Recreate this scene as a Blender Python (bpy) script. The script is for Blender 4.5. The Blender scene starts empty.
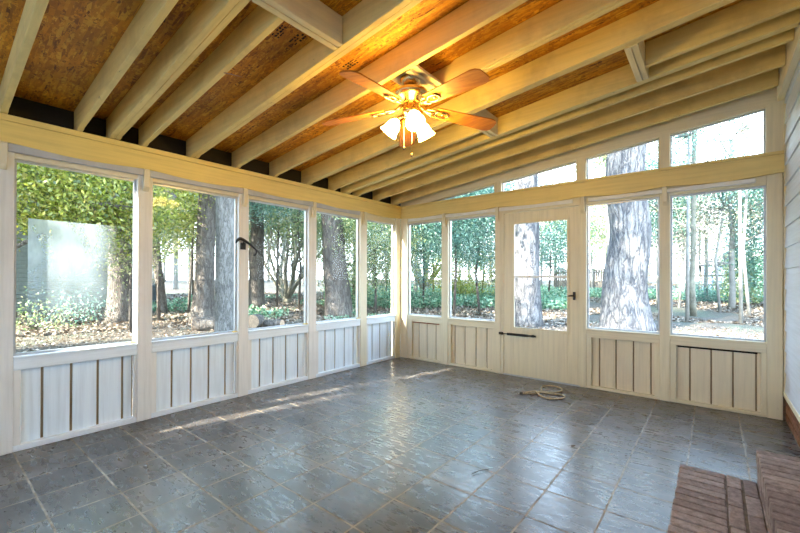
import bpy, bmesh, math, random
import numpy as np
from mathutils import Vector, Matrix, noise
C = bpy.context.scene.collection
PI = math.pi
rng = random.Random(7)
ORG = {}

# ------------------------------------------------------------------ node helpers
def newmat(name):
    m = bpy.data.materials.new(name); m.use_nodes = True
    nt = m.node_tree; nt.nodes.clear()
    return m, nt
class N:
    def __init__(s, nt): s.nt = nt
    def n(s, t, **k):
        x = s.nt.nodes.new(t)
        for a, b in k.items():
            if a == 'ins':
                for i, v in b.items(): x.inputs[i].default_value = v
            else: setattr(x, a, b)
        return x
    def l(s, a, b): s.nt.links.new(a, b)
    def pos(s, scale=(1, 1, 1), rot=(0, 0, 0), world=True, loc=(0, 0, 0)):
        if world: o = s.n('ShaderNodeNewGeometry').outputs['Position']
        else: o = s.n('ShaderNodeTexCoord').outputs['Object']
        m = s.n('ShaderNodeMapping'); m.inputs['Scale'].default_value = scale
        m.inputs['Rotation'].default_value = rot; m.inputs['Location'].default_value = loc
        s.l(o, m.inputs['Vector']); return m.outputs[0]
    def noise(s, v, scale=5, detail=4, rough=.55, dist=0.0):
        t = s.n('ShaderNodeTexNoise'); t.inputs['Scale'].default_value = scale
        t.inputs['Detail'].default_value = detail; t.inputs['Roughness'].default_value = rough
        t.inputs['Distortion'].default_value = dist
        s.l(v, t.inputs['Vector']); return t.outputs['Fac']
    def ramp(s, f, stops):
        r = s.n('ShaderNodeValToRGB'); e = r.color_ramp.elements
        while len(e) < len(stops): e.new(.5)
        for i, (p, c) in enumerate(stops):
            e[i].position = p
            if not isinstance(c, (tuple, list)): c = (c, c, c)
            e[i].color = (*c[:3], 1)
        s.l(f, r.inputs[0]); return r.outputs[0]
    def mix(s, f, a, b, bt='MIX'):
        m = s.n('ShaderNodeMix', data_type='RGBA', blend_type=bt)
        for i, v in ((0, f), (6, a), (7, b)):
            if hasattr(v, 'is_linked') or hasattr(v, 'links'): s.l(v, m.inputs[i])
            elif i == 0: m.inputs[0].default_value = v
            else: m.inputs[i].default_value = (*v[:3], 1)
        return m.outputs[2]
    def math(s, op, a, b=0.0, c=0.0):
        m = s.n('ShaderNodeMath', operation=op)
        for i, v in enumerate((a, b, c)):
            if hasattr(v, 'links'): s.l(v, m.inputs[i])
            else: m.inputs[i].default_value = v
        return m.outputs[0]
    def bump(s, h, strength=.3, dist=.01):
        b = s.n('ShaderNodeBump'); b.inputs['Strength'].default_value = strength
        b.inputs['Distance'].default_value = dist; s.l(h, b.inputs['Height']); return b.outputs[0]
    def out(s, sh):
        o = s.n('ShaderNodeOutputMaterial'); s.l(sh, o.inputs[0])
    def bsdf(s, col, rough=.6, metal=0, normal=None, spec=.5, **k):
        p = s.n('ShaderNodeBsdfPrincipled')
        if hasattr(col, 'links'): s.l(col, p.inputs['Base Color'])
        else: p.inputs['Base Color'].default_value = (*col[:3], 1)
        if hasattr(rough, 'links'): s.l(rough, p.inputs['Roughness'])
        else: p.inputs['Roughness'].default_value = rough
        p.inputs['Metallic'].default_value = metal
        p.inputs['Specular IOR Level'].default_value = spec
        if normal is not None: s.l(normal, p.inputs['Normal'])
        return p

def mat_plain(name, col, rough=.5, metal=0, var=.12, scale=8):
    m, nt = newmat(name); s = N(nt)
    f = s.noise(s.pos(), scale, 3)
    c = s.ramp(f, [(.3, tuple(v * (1 - var) for v in col)), (.7, tuple(min(1, v * (1 + var)) for v in col))])
    s.out(s.bsdf(c, rough, metal, s.bump(f, .05)).outputs[0]); return m

def mat_paint(name, col, axis, dirt=(.45, .33, .2), wear=.5, rough=.45):
    """brushed paint on boards, faint grain along one axis, knots and scuffs"""
    m, nt = newmat(name); s = N(nt)
    sc = [38, 38, 38]; sc[axis] = 1.6
    g = s.noise(s.pos(tuple(sc)), 1, 5, .6)
    b = s.noise(s.pos(), 2.3, 5, .65)
    k = s.noise(s.pos((6, 6, 6) if axis else (2, 7, 7)), 3.1, 4, .7, .6)
    c = s.ramp(g, [(.25, tuple(v * .86 for v in col)), (.55, col), (.8, tuple(min(1, v * 1.05) for v in col))])
    c = s.mix(s.math('MULTIPLY', s.ramp(b, [(.5, 0), (.78, 1)]), .22 * wear), c, dirt)
    c = s.mix(s.math('MULTIPLY', s.ramp(k, [(.69, 0), (.76, 1)]), .55 * wear), c, dirt)
    s.out(s.bsdf(c, rough, 0, s.bump(g, .18, .004)).outputs[0]); return m

def mat_osb():
    m, nt = newmat('strand board'); s = N(nt)
    def layer(rot, loc):
        v = s.pos((9, 62, 9), (0, 0, rot), loc=loc)
        d = s.n('ShaderNodeTexVoronoi'); d.inputs['Scale'].default_value = 1; s.l(v, d.inputs['Vector'])
        return s.ramp(d.outputs['Color'], [(0.05, (.14, .04, .002)), (.25, (.50, .18, .004)), (.6, (.74, .30, .008)), (.95, (.92, .52, .04))]), d.outputs['Distance']
    a, da = layer(.5, (0, 0, 0)); b, db = layer(-.75, (3, 1, 0)); c, dc = layer(1.5, (7, 3, 0))
    m1 = s.ramp(s.noise(s.pos((22, 9, 9), (0, 0, .5)), 1.3, 4, .75), [(.48, 0), (.5, 1)])
    m2 = s.ramp(s.noise(s.pos((9, 24, 11), (0, 0, .3), loc=(5, 5, 5)), 1.2, 4, .75), [(.54, 0), (.56, 1)])
    col = s.mix(m2, s.mix(m1, a, b), c)
    st = s.ramp(s.noise(s.pos(), 2.1, 4, .6), [(.35, .55), (.7, 1.05)])
    col = s.mix(1.0, col, st, 'MULTIPLY')
    s.out(s.bsdf(col, .6, 0, s.bump(m1, .25, .003)).outputs[0]); return m

def mat_floor():
    m, nt = newmat('slate tile'); s = N(nt)
    p = s.n('ShaderNodeNewGeometry').outputs['Position']
    wob = s.noise(s.pos((1, 1, 1)), 6, 3)
    sep = s.n('ShaderNodeSeparateXYZ'); s.l(p, sep.inputs[0])
    w = s.math('MULTIPLY', s.math('SUBTRACT', wob, .5), .012)
    u = s.math('DIVIDE', s.math('ADD', s.math('SUBTRACT', sep.outputs[0], 1.7645 - .3056 * 20), w), .3056)
    v = s.math('DIVIDE', s.math('ADD', s.math('SUBTRACT', sep.outputs[1], -1.475 - .3052 * 30), w), .3052)
    def edge(t):
        f = s.math('FRACT', t); return s.math('SUBTRACT', .5, s.math('ABSOLUTE', s.math('SUBTRACT', f, .5)))
    e = s.math('MINIMUM', edge(u), edge(v))            # 0 at joint
    grout = s.ramp(e, [(.0, 1), (.011, 1), (.019, 0)])
    cb = s.n('ShaderNodeCombineXYZ'); s.l(s.math('FLOOR', u), cb.inputs[0]); s.l(s.math('FLOOR', v), cb.inputs[1])
    wn = s.n('ShaderNodeTexWhiteNoise', noise_dimensions='3D'); s.l(cb.outputs[0], wn.inputs[0])
    # cleft veins, shifted per tile
    off = s.n('ShaderNodeVectorMath', operation='SCALE'); s.l(wn.outputs['Color'], off.inputs[0]); off.inputs['Scale'].default_value = 20
    add = s.n('ShaderNodeVectorMath', operation='ADD'); s.l(s.pos((.75, 2.3, 1), (0, 0, .5)), add.inputs[0]); s.l(off.outputs[0], add.inputs[1])
    cl = s.noise(add.outputs[0], 2.7, 6, .55, .8)
    fine = s.noise(add.outputs[0], 14, 4, .55, .4)
    base = s.ramp(wn.outputs['Value'], [(0, (.036, .034, .035)), (.35, (.068, .059, .051)), (.7, (.048, .047, .048)), (1, (.088, .078, .07))])
    c2 = s.ramp(cl, [(.28, (.42, .40, .39)), (.45, (.8, .78, .77)), (.56, (1.2, 1.16, 1.12)), (.74, (2.3, 2.2, 2.05))])
    col = s.mix(1.0, base, c2, 'MULTIPLY')
    dust = s.ramp(s.noise(s.pos(), 1.4, 6, .7), [(.4, 0), (.75, 1)])
    col = s.mix(s.math('MULTIPLY', dust, .15), col, (.2, .17, .145))
    gc = s.ramp(s.noise(s.pos(), 9, 4, .7), [(.36, (.03, .018, .01)), (.43, (.19, .14, .08)), (.6, (.34, .295, .22))])
    col = s.mix(grout, col, gc)
    h = s.math('ADD', s.math('MULTIPLY', cl, 1.2), s.math('MULTIPLY', fine, .12))
    h = s.math('SUBTRACT', h, s.math('MULTIPLY', grout, .55))
    rough = s.math('ADD', s.math('MULTIPLY', fine, .3), s.math('ADD', s.math('MULTIPLY', grout, .35), .14))
    p = s.bsdf(col, rough, 0, s.bump(h, .2, .007), spec=.5); p.inputs['IOR'].default_value = 1.85
    s.out(p.outputs[0]); return m

def mat_bark(name, dark, light, sx=26, sz=3.6, amp=1.0):
    """vertical fissures: two ridged noises stretched up the trunk"""
    m, nt = newmat(name); s = N(nt)
    def ridge(k, loc):
        n = s.noise(s.pos((sx * k, sx * k, sz * k), world=False, loc=loc), .32, 3, .6, .5)
        return s.math('MINIMUM', s.math('MULTIPLY', s.math('ABSOLUTE', s.math('SUBTRACT', n, .5)), 9.0), 1.0)
    a = ridge(1, (0, 0, 0)); b = ridge(2.1, (3, 7, 1))
    f2 = s.noise(s.pos((sx, sx, sx * .7), world=False), 1.2, 6, .7)
    h = s.math('ADD', s.math('MULTIPLY', s.math('MINIMUM', a, s.math('ADD', s.math('MULTIPLY', b, .6), .4)), .7), s.math('MULTIPLY', f2, .45))
    c = s.ramp(h, [(.30, dark), (.55, tuple((a_ + b_) / 2 for a_, b_ in zip(dark, light))), (.9, light)])
    big = s.ramp(s.noise(s.pos((1, 1, .5), world=False), 2.2, 3), [(.35, .75), (.65, 1.1)])
    c = s.mix(1.0, c, big, 'MULTIPLY')
    s.out(s.bsdf(c, .9, 0, s.bump(h, .9, .06 * amp), spec=.1).outputs[0]); return m

def mat_leaf(name, stops, trans=.45):
    m, nt = newmat(name); s = N(nt)
    g = s.n('ShaderNodeNewGeometry')
    c = s.ramp(g.outputs['Random Per Island'], stops)
    d = s.n('ShaderNodeBsdfDiffuse'); t = s.n('ShaderNodeBsdfTranslucent'); gl = s.n('ShaderNodeBsdfGlossy'); gl.inputs['Roughness'].default_value = .45
    s.l(c, d.inputs[0]); s.l(c, t.inputs[0])
    a = s.n('ShaderNodeMixShader'); a.inputs[0].default_value = trans; s.l(d.outputs[0], a.inputs[1]); s.l(t.outputs[0], a.inputs[2])
    b = s.n('ShaderNodeMixShader'); b.inputs[0].default_value = .06; s.l(a.outputs[0], b.inputs[1]); s.l(gl.outputs[0], b.inputs[2])
    s.out(b.outputs[0]); return m

def mat_glass(name, haze=0.0):
    m, nt = newmat(name); s = N(nt)
    t = s.n('ShaderNodeBsdfTransparent'); t.inputs[0].default_value = (.97, .985, .98, 1)
    g = s.n('ShaderNodeBsdfGlossy'); g.inputs['Roughness'].default_value = .02; g.inputs[0].default_value = (1, 1, 1, 1)
    lw = s.n('ShaderNodeLayerWeight'); lw.inputs[0].default_value = .5
    fr = s.math('ADD', s.math('MULTIPLY', s.math('POWER', lw.outputs['Facing'], 5), .5), .003)
    mx = s.n('ShaderNodeMixShader'); s.l(fr, mx.inputs[0]); s.l(t.outputs[0], mx.inputs[1]); s.l(g.outputs[0], mx.inputs[2])
    s.out(mx.outputs[0]); return m

def mat_haze():
    m, nt = newmat('hazy glass patch'); s = N(nt)
    t = s.n('ShaderNodeBsdfTransparent')
    d = s.n('ShaderNodeBsdfDiffuse'); d.inputs[0].default_value = (.74, .84, .86, 1)
    tr = s.n('ShaderNodeBsdfTranslucent'); tr.inputs[0].default_value = (.74, .84, .86, 1)
    a = s.n('ShaderNodeMixShader'); s.l(d.outputs[0], a.inputs[1]); s.l(tr.outputs[0], a.inputs[2])
    sep = s.n('ShaderNodeSeparateXYZ'); s.l(s.n('ShaderNodeNewGeometry').outputs['Position'], sep.inputs[0])
    # haze on the pane fades out towards its lower and far edges
    fz = s.n('ShaderNodeMapRange'); s.l(sep.outputs[2], fz.inputs[0]); fz.inputs[1].default_value = .85; fz.inputs[2].default_value = 1.35
    fy = s.n('ShaderNodeMapRange'); s.l(sep.outputs[1], fy.inputs[0]); fy.inputs[1].default_value = -3.62; fy.inputs[2].default_value = -3.8
    nz = s.ramp(s.noise(s.pos((1, 2, 1)), 3.5, 4, .6), [(.3, .22), (.7, .48)])
    f = s.math('MULTIPLY', s.math('MULTIPLY', fz.outputs[0], fy.outputs[0]), nz)
    mx = s.n('ShaderNodeMixShader'); s.l(f, mx.inputs[0]); s.l(t.outputs[0], mx.inputs[1]); s.l(a.outputs[0], mx.inputs[2])
    s.out(mx.outputs[0]); return m

def mat_emit(name, col, strength):
    m, nt = newmat(name); s = N(nt)
    e = s.n('ShaderNodeEmission'); e.inputs[0].default_value = (*col, 1); e.inputs[1].default_value = strength
    s.out(e.outputs[0]); return m

def mat_wood(name, a, b, axis=0, rough=.35, sc=40, world=False):
    m, nt = newmat(name); s = N(nt)
    v = [sc] * 3; v[axis] = 2.5
    g = s.noise(s.pos(tuple(v), world=world), 1, 5, .6, .3)
    s.out(s.bsdf(s.ramp(g, [(.3, a), (.7, b)]), rough, 0, s.bump(g, .1, .003)).outputs[0]); return m

def mat_ground():
    m, nt = newmat('leaf strewn ground'); s = N(nt)
    a = s.noise(s.pos(), .35, 6, .65); b = s.noise(s.pos(), 9, 6, .75); c = s.noise(s.pos((1, 1, 1), loc=(9, 4, 0)), 38, 4, .8)
    col = s.ramp(b, [(.3, (.07, .05, .037)), (.5, (.14, .115, .09)), (.68, (.20, .175, .145))])
    green = s.ramp(b, [(.3, (.06, .11, .07)), (.7, (.16, .22, .14))])
    col = s.mix(s.math('MULTIPLY', s.ramp(a, [(.48, 0), (.6, 1)]), .7), col, green)
    col = s.mix(.5, col, s.ramp(c, [(.35, (.03, .027, .022)), (.5, (.085, .077, .066)), (.7, (.15, .138, .122))]))
    s.out(s.bsdf(col, .95, 0, s.bump(b, .6, .04), spec=.1).outputs[0]); return m

def mat_brick(name, cols, grout, dirt=.4):
    m, nt = newmat(name); s = N(nt)
    r = s.n('ShaderNodeNewGeometry').outputs['Random Per Island']
    c = s.ramp(r, [(0, cols[0]), (.5, cols[1]), (1, cols[2])])
    n1 = s.noise(s.pos(), 30, 6, .7); n2 = s.noise(s.pos(), 11, 5, .75)
    c = s.mix(1.0, c, s.ramp(n1, [(.3, .6), (.7, 1.35)]), 'MULTIPLY')
    c = s.mix(s.math('MULTIPLY', s.ramp(n2, [(.60, 0), (.70, 1)]), dirt), c, (.55, .5, .47))
    s.out(s.bsdf(c, .85, 0, s.bump(n1, .5, .006), spec=.2).outputs[0]); return m

M = {}
CREAM = (.80, .72, .53)
for ax, nm in enumerate('xyz'): M['paint_' + nm] = mat_paint('cream painted wood ' + nm, CREAM, ax)
M['white_z'] = mat_paint('white painted wood', (.81, .79, .745), 2, (.4, .33, .27), .8)
M['white_y'] = mat_paint('sky tinted white rail', (.82, .88, .92), 1, (.4, .33, .27), .8)  # cool skylight tint mixed into the rail white
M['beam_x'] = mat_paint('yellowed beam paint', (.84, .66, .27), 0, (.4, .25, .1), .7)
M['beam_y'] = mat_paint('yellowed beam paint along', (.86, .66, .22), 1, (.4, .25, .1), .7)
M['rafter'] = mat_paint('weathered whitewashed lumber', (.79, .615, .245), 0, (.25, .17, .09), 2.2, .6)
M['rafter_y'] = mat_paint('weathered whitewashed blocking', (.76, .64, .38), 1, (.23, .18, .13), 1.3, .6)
M['panel'] = mat_paint('sky tinted panel boards', (.82, .91, .98), 2, (.5, .4, .28), .5)  # blue skylight on the low boards is put into this paint colour
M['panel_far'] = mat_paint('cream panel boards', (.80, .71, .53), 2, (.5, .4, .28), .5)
M['groove'] = mat_plain('bare brown groove', (.30, .22, .13), .8)
M['rust'] = mat_plain('rust stained edge', (.30, .10, .04), .9, var=.5, scale=30)
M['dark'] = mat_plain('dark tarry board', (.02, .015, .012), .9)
M['osb'] = mat_osb(); M['floor'] = mat_floor()
M['alu'] = mat_plain('grey aluminium', (.55, .57, .6), .4, .6)
M['white'] = mat_plain('white vinyl strip', (.84, .83, .82), .4, var=.05)
M['shaded_strip'] = mat_plain('shaded vinyl strip', (.50, .51, .54), .5, var=.1)  # white strip; its shade under the beam is put into the grey
M['siding'] = mat_paint('pale painted clapboard', (.68, .73, .82), 1, (.5, .46, .42), .4, .5)
M['glass'] = mat_glass('window glass'); M['haze_sheet'] = mat_haze()
M['black'] = mat_plain('black iron', (.018, .016, .015), .45, .3)
M['brass'] = mat_plain('antique brass', (.62, .42, .18), .25, 1, var=.1)
M['blade'] = mat_wood('oak veneer', (.34, .10, .010), (.58, .22, .02), 0, .6)
M['shade'] = mat_emit('lit frosted glass', (1, .64, .14), 66.0)
M['brick'] = mat_brick('worn brown brick', [(.21, .165, .17), (.29, .24, .24), (.36, .30, .30)], None)
M['mortar'] = mat_plain('grey mortar', (.13, .10, .08), .95, var=.35, scale=25)
M['brickwall'] = mat_brick('red house brick', [(.16, .065, .035), (.25, .11, .06), (.30, .15, .085)], None, .15)
M['rope'] = mat_plain('tan braided cord', (.42, .32, .19), .8, var=.4, scale=90)
M['deadleaf'] = mat_plain('dry brown leaf', (.075, .05, .03), .8)
M['ground'] = mat_ground()
M['bark_grey'] = mat_bark('grey furrowed bark', (.12, .10, .085), (.23, .205, .175), 26, 6)
M['bark_pale'] = mat_bark('pale furrowed bark', (.10, .10, .108), (.33, .315, .30), 20, 4.0, 1.2)
M['bark_fine'] = mat_bark('fine pale bark', (.13, .12, .105), (.30, .28, .25), 40, 9, .6)
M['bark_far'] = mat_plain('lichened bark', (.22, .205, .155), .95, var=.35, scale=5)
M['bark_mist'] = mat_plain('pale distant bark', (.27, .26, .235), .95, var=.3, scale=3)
M['leaf_lime'] = mat_leaf('lime leaves', [(0, (.08, .12, .02)), (.35, (.22, .27, .03)), (.7, (.42, .44, .06)), (1, (.5, .42, .12))], .55)
M['leaf_olive'] = mat_leaf('olive leaves', [(0, (.09, .14, .05)), (.4, (.24, .30, .10)), (.75, (.44, .43, .18)), (1, (.55, .48, .26))])
M['leaf_teal'] = mat_leaf('dark glossy leaves', [(0, (.045, .12, .09)), (.4, (.12, .28, .21)), (.8, (.26, .44, .34)), (1, (.45, .55, .42))], .45)
M['leaf_mixed'] = mat_leaf('mixed leaves', [(0, (.07, .15, .06)), (.4, (.21, .31, .12)), (.75, (.43, .46, .18)), (1, (.6, .55, .3))])
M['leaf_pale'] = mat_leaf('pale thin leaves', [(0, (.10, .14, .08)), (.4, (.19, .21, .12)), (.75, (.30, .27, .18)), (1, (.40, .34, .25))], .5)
M['ivy'] = mat_leaf('ivy leaves', [(0, (.06, .17, .09)), (.4, (.15, .32, .18)), (.8, (.30, .46, .28)), (1, (.5, .52, .34))], .25)
M['litter'] = mat_leaf('fallen leaves', [(0, (.08, .05, .03)), (.4, (.19, .135, .09)), (.75, (.33, .26, .19)), (1, (.5, .44, .36))], .15)
M['grey_siding'] = mat_plain('grey green house siding', (.17, .19, .17), .8)
M['roof'] = mat_plain('grey roof shingles', (.13, .13, .14), .9)
M['tan'] = mat_plain('tan downspout', (.38, .35, .24), .6)
M['shed'] = mat_plain('pale blue shed boards', (.20, .26, .36), .7)
M['fencewood'] = mat_plain('weathered fence wood', (.20, .17, .135), .9, var=.25)
M['cutwood'] = mat_plain('cut wood end', (.40, .27, .17), .8, var=.3, scale=25)
M['tarp'] = mat_plain('dark blue tarp', (.06, .08, .10), .5, var=.4)
M['screenwood'] = M['paint_z']

# ------------------------------------------------------------------ geometry helpers
def spline(pts, n=10):
    out = []; P = [Vector(p) for p in pts]; P = [P[0]] + P + [P[-1]]
    for i in range(1, len(P) - 2):
        for k in range(n):
            t = k / n; a, b, c, d = P[i - 1:i + 3]
            out.append(.5 * ((2 * b) + (c - a) * t + (2 * a - 5 * b + 4 * c - d) * t * t + (3 * b - a - 3 * c + d) * t ** 3))
    out.append(P[-2]); return out
class MB:
    def __init__(s): s.v = []; s.f = []
    def add(s, vs, fs):
        o = len(s.v); s.v += [tuple(v) for v in vs]; s.f += [tuple(i + o for i in f) for f in fs]
    def box(s, x0, x1, y0, y1, z0, z1, zs=0.0):
        """zs: extra height gained per metre of x (sheared boards)"""
        q = []
        for z in (z0, z1):
            for x, y in ((x0, y0), (x1, y0), (x1, y1), (x0, y1)): q.append((x, y, z + zs * x))
        s.add(q, [(3, 2, 1, 0), (4, 5, 6, 7), (0, 1, 5, 4), (1, 2, 6, 5), (2, 3, 7, 6), (3, 0, 4, 7)]); return s
    def obox(s, c, size, R=None):
        R = R or Matrix.Identity(3); q = []
        for z in (-.5, .5):
            for x, y in ((-.5, -.5), (.5, -.5), (.5, .5), (-.5, .5)):
                q.append(Vector(c) + R @ Vector((x * size[0], y * size[1], z * size[2])))
        s.add(q, [(3, 2, 1, 0), (4, 5, 6, 7), (0, 1, 5, 4), (1, 2, 6, 5), (2, 3, 7, 6), (3, 0, 4, 7)]); return s
    def prism(s, pts, y0, y1, ax=1):
        """outline pts in the two other axes, extruded along axis ax"""
        n = len(pts)
        def P(a, b, t):
            return {0: (t, a, b), 1: (a, t, b), 2: (a, b, t)}[ax]
        q = [P(a, b, y0) for a, b in pts] + [P(a, b, y1) for a, b in pts]
        s.add(q, [tuple(range(n))[::-1], tuple(range(n, 2 * n))] + [(i, (i + 1) % n, n + (i + 1) % n, n + i) for i in range(n)]); return s
    def tube(s, pts, rad, n=8, cap=True, rn=None):
        pts = [Vector(p) for p in pts]; k = len(pts)
        if not isinstance(rad, (list, tuple)): rad = [rad] * k
        prev = None; rings = []
        for i, p in enumerate(pts):
            t = (pts[min(i + 1, k - 1)] - pts[max(i - 1, 0)]).normalized()
            if prev is None:
                a = t.orthogonal().normalized()
            else:
                a = (prev - t * prev.dot(t))
                a = a.normalized() if a.length > 1e-6 else t.orthogonal().normalized()
            prev = a; b = t.cross(a)
            ring = []
            for j in range(n):
                th = 2 * PI * j / n; r = rad[i] * (rn(i, j, th) if rn else 1)
                ring.append(p + a * math.cos(th) * r + b * math.sin(th) * r)
            rings.append(ring)
        o = len(s.v)
        for r in rings: s.v += [tuple(x) for x in r]
        for i in range(k - 1):
            for j in range(n):
                s.f.append((o + i * n + j, o + i * n + (j + 1) % n, o + (i + 1) * n + (j + 1) % n, o + (i + 1) * n + j))
        if cap:
            s.f.append(tuple(o + j for j in range(n))[::-1]); s.f.append(tuple(o + (k - 1) * n + j for j in range(n)))
        return s
    def lathe(s, prof, c=(0, 0, 0), n=28, R=None, cap=False):
        R = R or Matrix.Identity(3); c = Vector(c); o = len(s.v)
        for r, z in prof:
            for j in range(n):
                th = 2 * PI * j / n; s.v.append(tuple(c + R @ Vector((r * math.cos(th), r * math.sin(th), z))))
        for i in range(len(prof) - 1):
            for j in range(n):
                s.f.append((o + i * n + j, o + i * n + (j + 1) % n, o + (i + 1) * n + (j + 1) % n, o + (i + 1) * n + j))
        if cap:
            s.f.append(tuple(o + j for j in range(n))[::-1]); s.f.append(tuple(o + (len(prof) - 1) * n + j for j in range(n)))
        return s
    def build(s, name, mat, parent=None, origin=None, bevel=0, smooth=False, solid=0):
        me = bpy.data.meshes.new(name)
        if parent is not None: org = ORG[parent.name]
        else: org = Vector(origin if origin is not None else (0, 0, 0))
        me.from_pydata([tuple(Vector(v) - org) for v in s.v], [], s.f); me.validate()
        me.materials.append(mat)
        ob = bpy.data.objects.new(name, me); C.objects.link(ob)
        if parent is not None: ob.parent = parent
        else: ob.location = org
        ORG[ob.name] = org
        if smooth: me.polygons.foreach_set('use_smooth', [True] * len(me.polygons))
        bm = bmesh.new(); bm.from_mesh(me); bmesh.ops.recalc_face_normals(bm, faces=bm.faces); bm.to_mesh(me); bm.free()
        if solid:
            md = ob.modifiers.new('s', 'SOLIDIFY'); md.thickness = solid; md.offset = 0
        if bevel:
            md = ob.modifiers.new('b', 'BEVEL'); md.width = bevel; md.segments = 2; md.limit_method = 'ANGLE'
        return ob

def tag(o, label=None, cat=None, group=None, kind=None):
    for k, v in (('label', label), ('category', cat), ('group', group), ('kind', kind)):
        if v: o[k] = v
    return o
def empty(name, loc, label=None, cat=None, group=None, kind=None):
    o = bpy.data.objects.new(name, None); C.objects.link(o); o.location = loc; o.empty_display_size = .1
    ORG[o.name] = Vector(loc); return tag(o, label, cat, group, kind)

# ------------------------------------------------------------------ dimensions of the porch
W = 4.2; YB = -6.1
SL = .122
def roof(x): return 2.305 + SL * x            # underside of the rafters
RD = .17                                      # rafter depth
BB, BT = 2.098, 2.30                           # header beam
SILL0, SILL1, HEAD = .56, .65, 2.024

# ------------------------------------------------------------------ floor, ceiling
tag(MB().box(-.11, W + .12, YB - .1, .11, -.12, -.0005).build('floor', M['floor']), 'grey slate tile floor of the porch', 'floor', kind='structure')
mb = MB(); mb.box(-.22, W + .05, YB - .3, .3, 2.305 + RD, 2.305 + RD + .02, SL)
tag(mb.build('ceiling', M['osb']), 'orange brown strand board roof deck above the rafters', 'ceiling', kind='structure')

def deck(x): return 2.305 + RD + SL * x
for (x, y, n, lab) in ((1.70, -3.29, 4, 'black inked stamp on the strand board beside the short rafter'), (1.72, -3.16, 3, 'smaller black inked stamp next to the doubled rafter'), (1.76, -2.75, 3, 'black inked stamp on the strand board behind the fan blade tip')):
    mb = MB(); r_ = random.Random(n + int(y * 100))
    for a in range(n):
        for b in range(5):
            if r_.random() < .25: continue
            xx = x - .05 + .024 * b; yy = y - .03 + .02 * a
            mb.box(xx, xx + r_.uniform(.012, .022), yy, yy + r_.uniform(.007, .014), deck(0) - .0012, deck(0) + .0003, SL)
    tag(mb.build('ink_stamp', M['dark'], origin=(x, y, deck(x))), lab, 'stamp', kind='structure')

# rafters -------------------------------------------------------------
def rafter(y0, y1, x0=-.05, x1=4.15, label='', cut=True):
    mb = MB()
    b0 = roof(x0)
    if x0 < 0.1:                                   # curved bird's mouth end on the beam
        prof = [(x0, roof(x0) + RD), (x0, BT + .002), (.035, BT + .002), (.055, BT + .004), (.09, roof(.09) + .002), (.13, roof(.13)), (x1, roof(x1)), (x1, roof(x1) + RD)]
    else:
        prof = [(x0, roof(x0) + RD), (x0, roof(x0)), (x1, roof(x1)), (x1, roof(x1) + RD)]
    th = y1 - y0
    if th > .05:
        ym = (y0 + y1) / 2
        mb.prism(prof, y0, ym - .0015); mb.prism([(a, b + (.004 if 0 < i < len(prof) - 1 else 0)) for i, (a, b) in enumerate(prof)], ym + .0015, y1)
    else: mb.prism(prof, y0, y1)
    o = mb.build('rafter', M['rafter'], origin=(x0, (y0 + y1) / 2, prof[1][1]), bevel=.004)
    return tag(o, label, 'rafter', 'sloping roof rafters')
T = .038
rafter(-4.30, -4.262, label='single whitewashed rafter over the window with the hazy patch, grey underside')
rafter(-3.90, -3.862, label='single whitewashed rafter crossing bare deck just before the first doubled rafter')
rafter(-3.70, -3.624, label='doubled weathered rafter with a cracked seam, carrying the header beside the short rafter')
rafter(-3.475, -3.437, x1=1.98, label='short weathered rafter ending at the doubled header, splinter hanging from it')
rafter(-3.095, -3.019, label='doubled rafter with a straight seam, next to the fan blade tip')
rafter(-2.66, -2.622, label='single rafter directly before the fan mounting board')
rafter(-2.235, -2.197, label='single yellow lit rafter directly behind the fan, with the round ended board')
rafter(-1.812, -1.736, label='doubled rafter beyond the fan where two short headers begin')
rafter(-1.40, -1.362, x1=2.06, label='short rafter from the beam to the small header behind the fan blade')
rafter(-1.40, -1.362, x0=3.355, label='short rafter from the small header to the clapboard wall')
rafter(-1.19, -1.114, label='doubled rafter closing the second framed opening, headers butt against it')
rafter(-.975, -.937, label='single rafter third from the window wall with the door')
rafter(-.58, -.542, label='single rafter second from the window wall with the door')
rafter(-.18, -.142, label='single rafter closest to the window wall with the door')
def header(x, y0, y1, label):
    mb = MB()
    for k in (0, 1):
        a = x + k * .04; mb.box(a, a + .038, y0, y1, roof(a) - 0, roof(a) + RD - .004)
    tag(mb.build('rafter_header', M['rafter_y'], origin=(x + .04, (y0 + y1) / 2, roof(x)), bevel=.004), label, 'blocking', 'doubled header blocks')
header(1.982, -3.622, -3.097, 'large doubled header block between two doubled rafters, short rafter nailed to it')
header(2.062, -1.734, -1.192, 'small doubled header block half hidden by the fan blade')
header(3.275, -1.734, -1.192, 'small doubled header block toward the clapboard wall')
# sister board with round end on the rafter behind the fan
pr = []
xa, xb = 2.135, 4.12
for k in range(9):
    a = PI / 2 * k / 8
    pr.append((xa + .16 - .16 * math.sin(a), roof(xa) + RD - .006 - .135 + .135 * math.cos(a) if False else roof(xa) + .002 + (RD - .012) * (math.cos(a))))
pr = [(xa + .15 * (1 - math.cos(PI / 2 * (1 - k / 8))), roof(xa) + .004 + (RD - .01) * (1 - k / 8)) for k in range(9)]
pr = [(xa + .17 * (k / 8) ** 2.2 + SL * 0, roof(xa) + .004 + (RD - .008) * (k / 8) + SL * .17 * (k / 8) ** 2.2) for k in range(9)][::-1]
pr += [(xb, roof(xb) + .004), (xb, roof(xb) + RD - .004)]
tag(MB().prism(pr, -2.262, -2.2365).build('sister_board', M['rafter'], origin=(xa, -2.25, roof(xa)), bevel=.003), 'pale board with a rounded end nailed along the rafter behind the fan', 'board')
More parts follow.
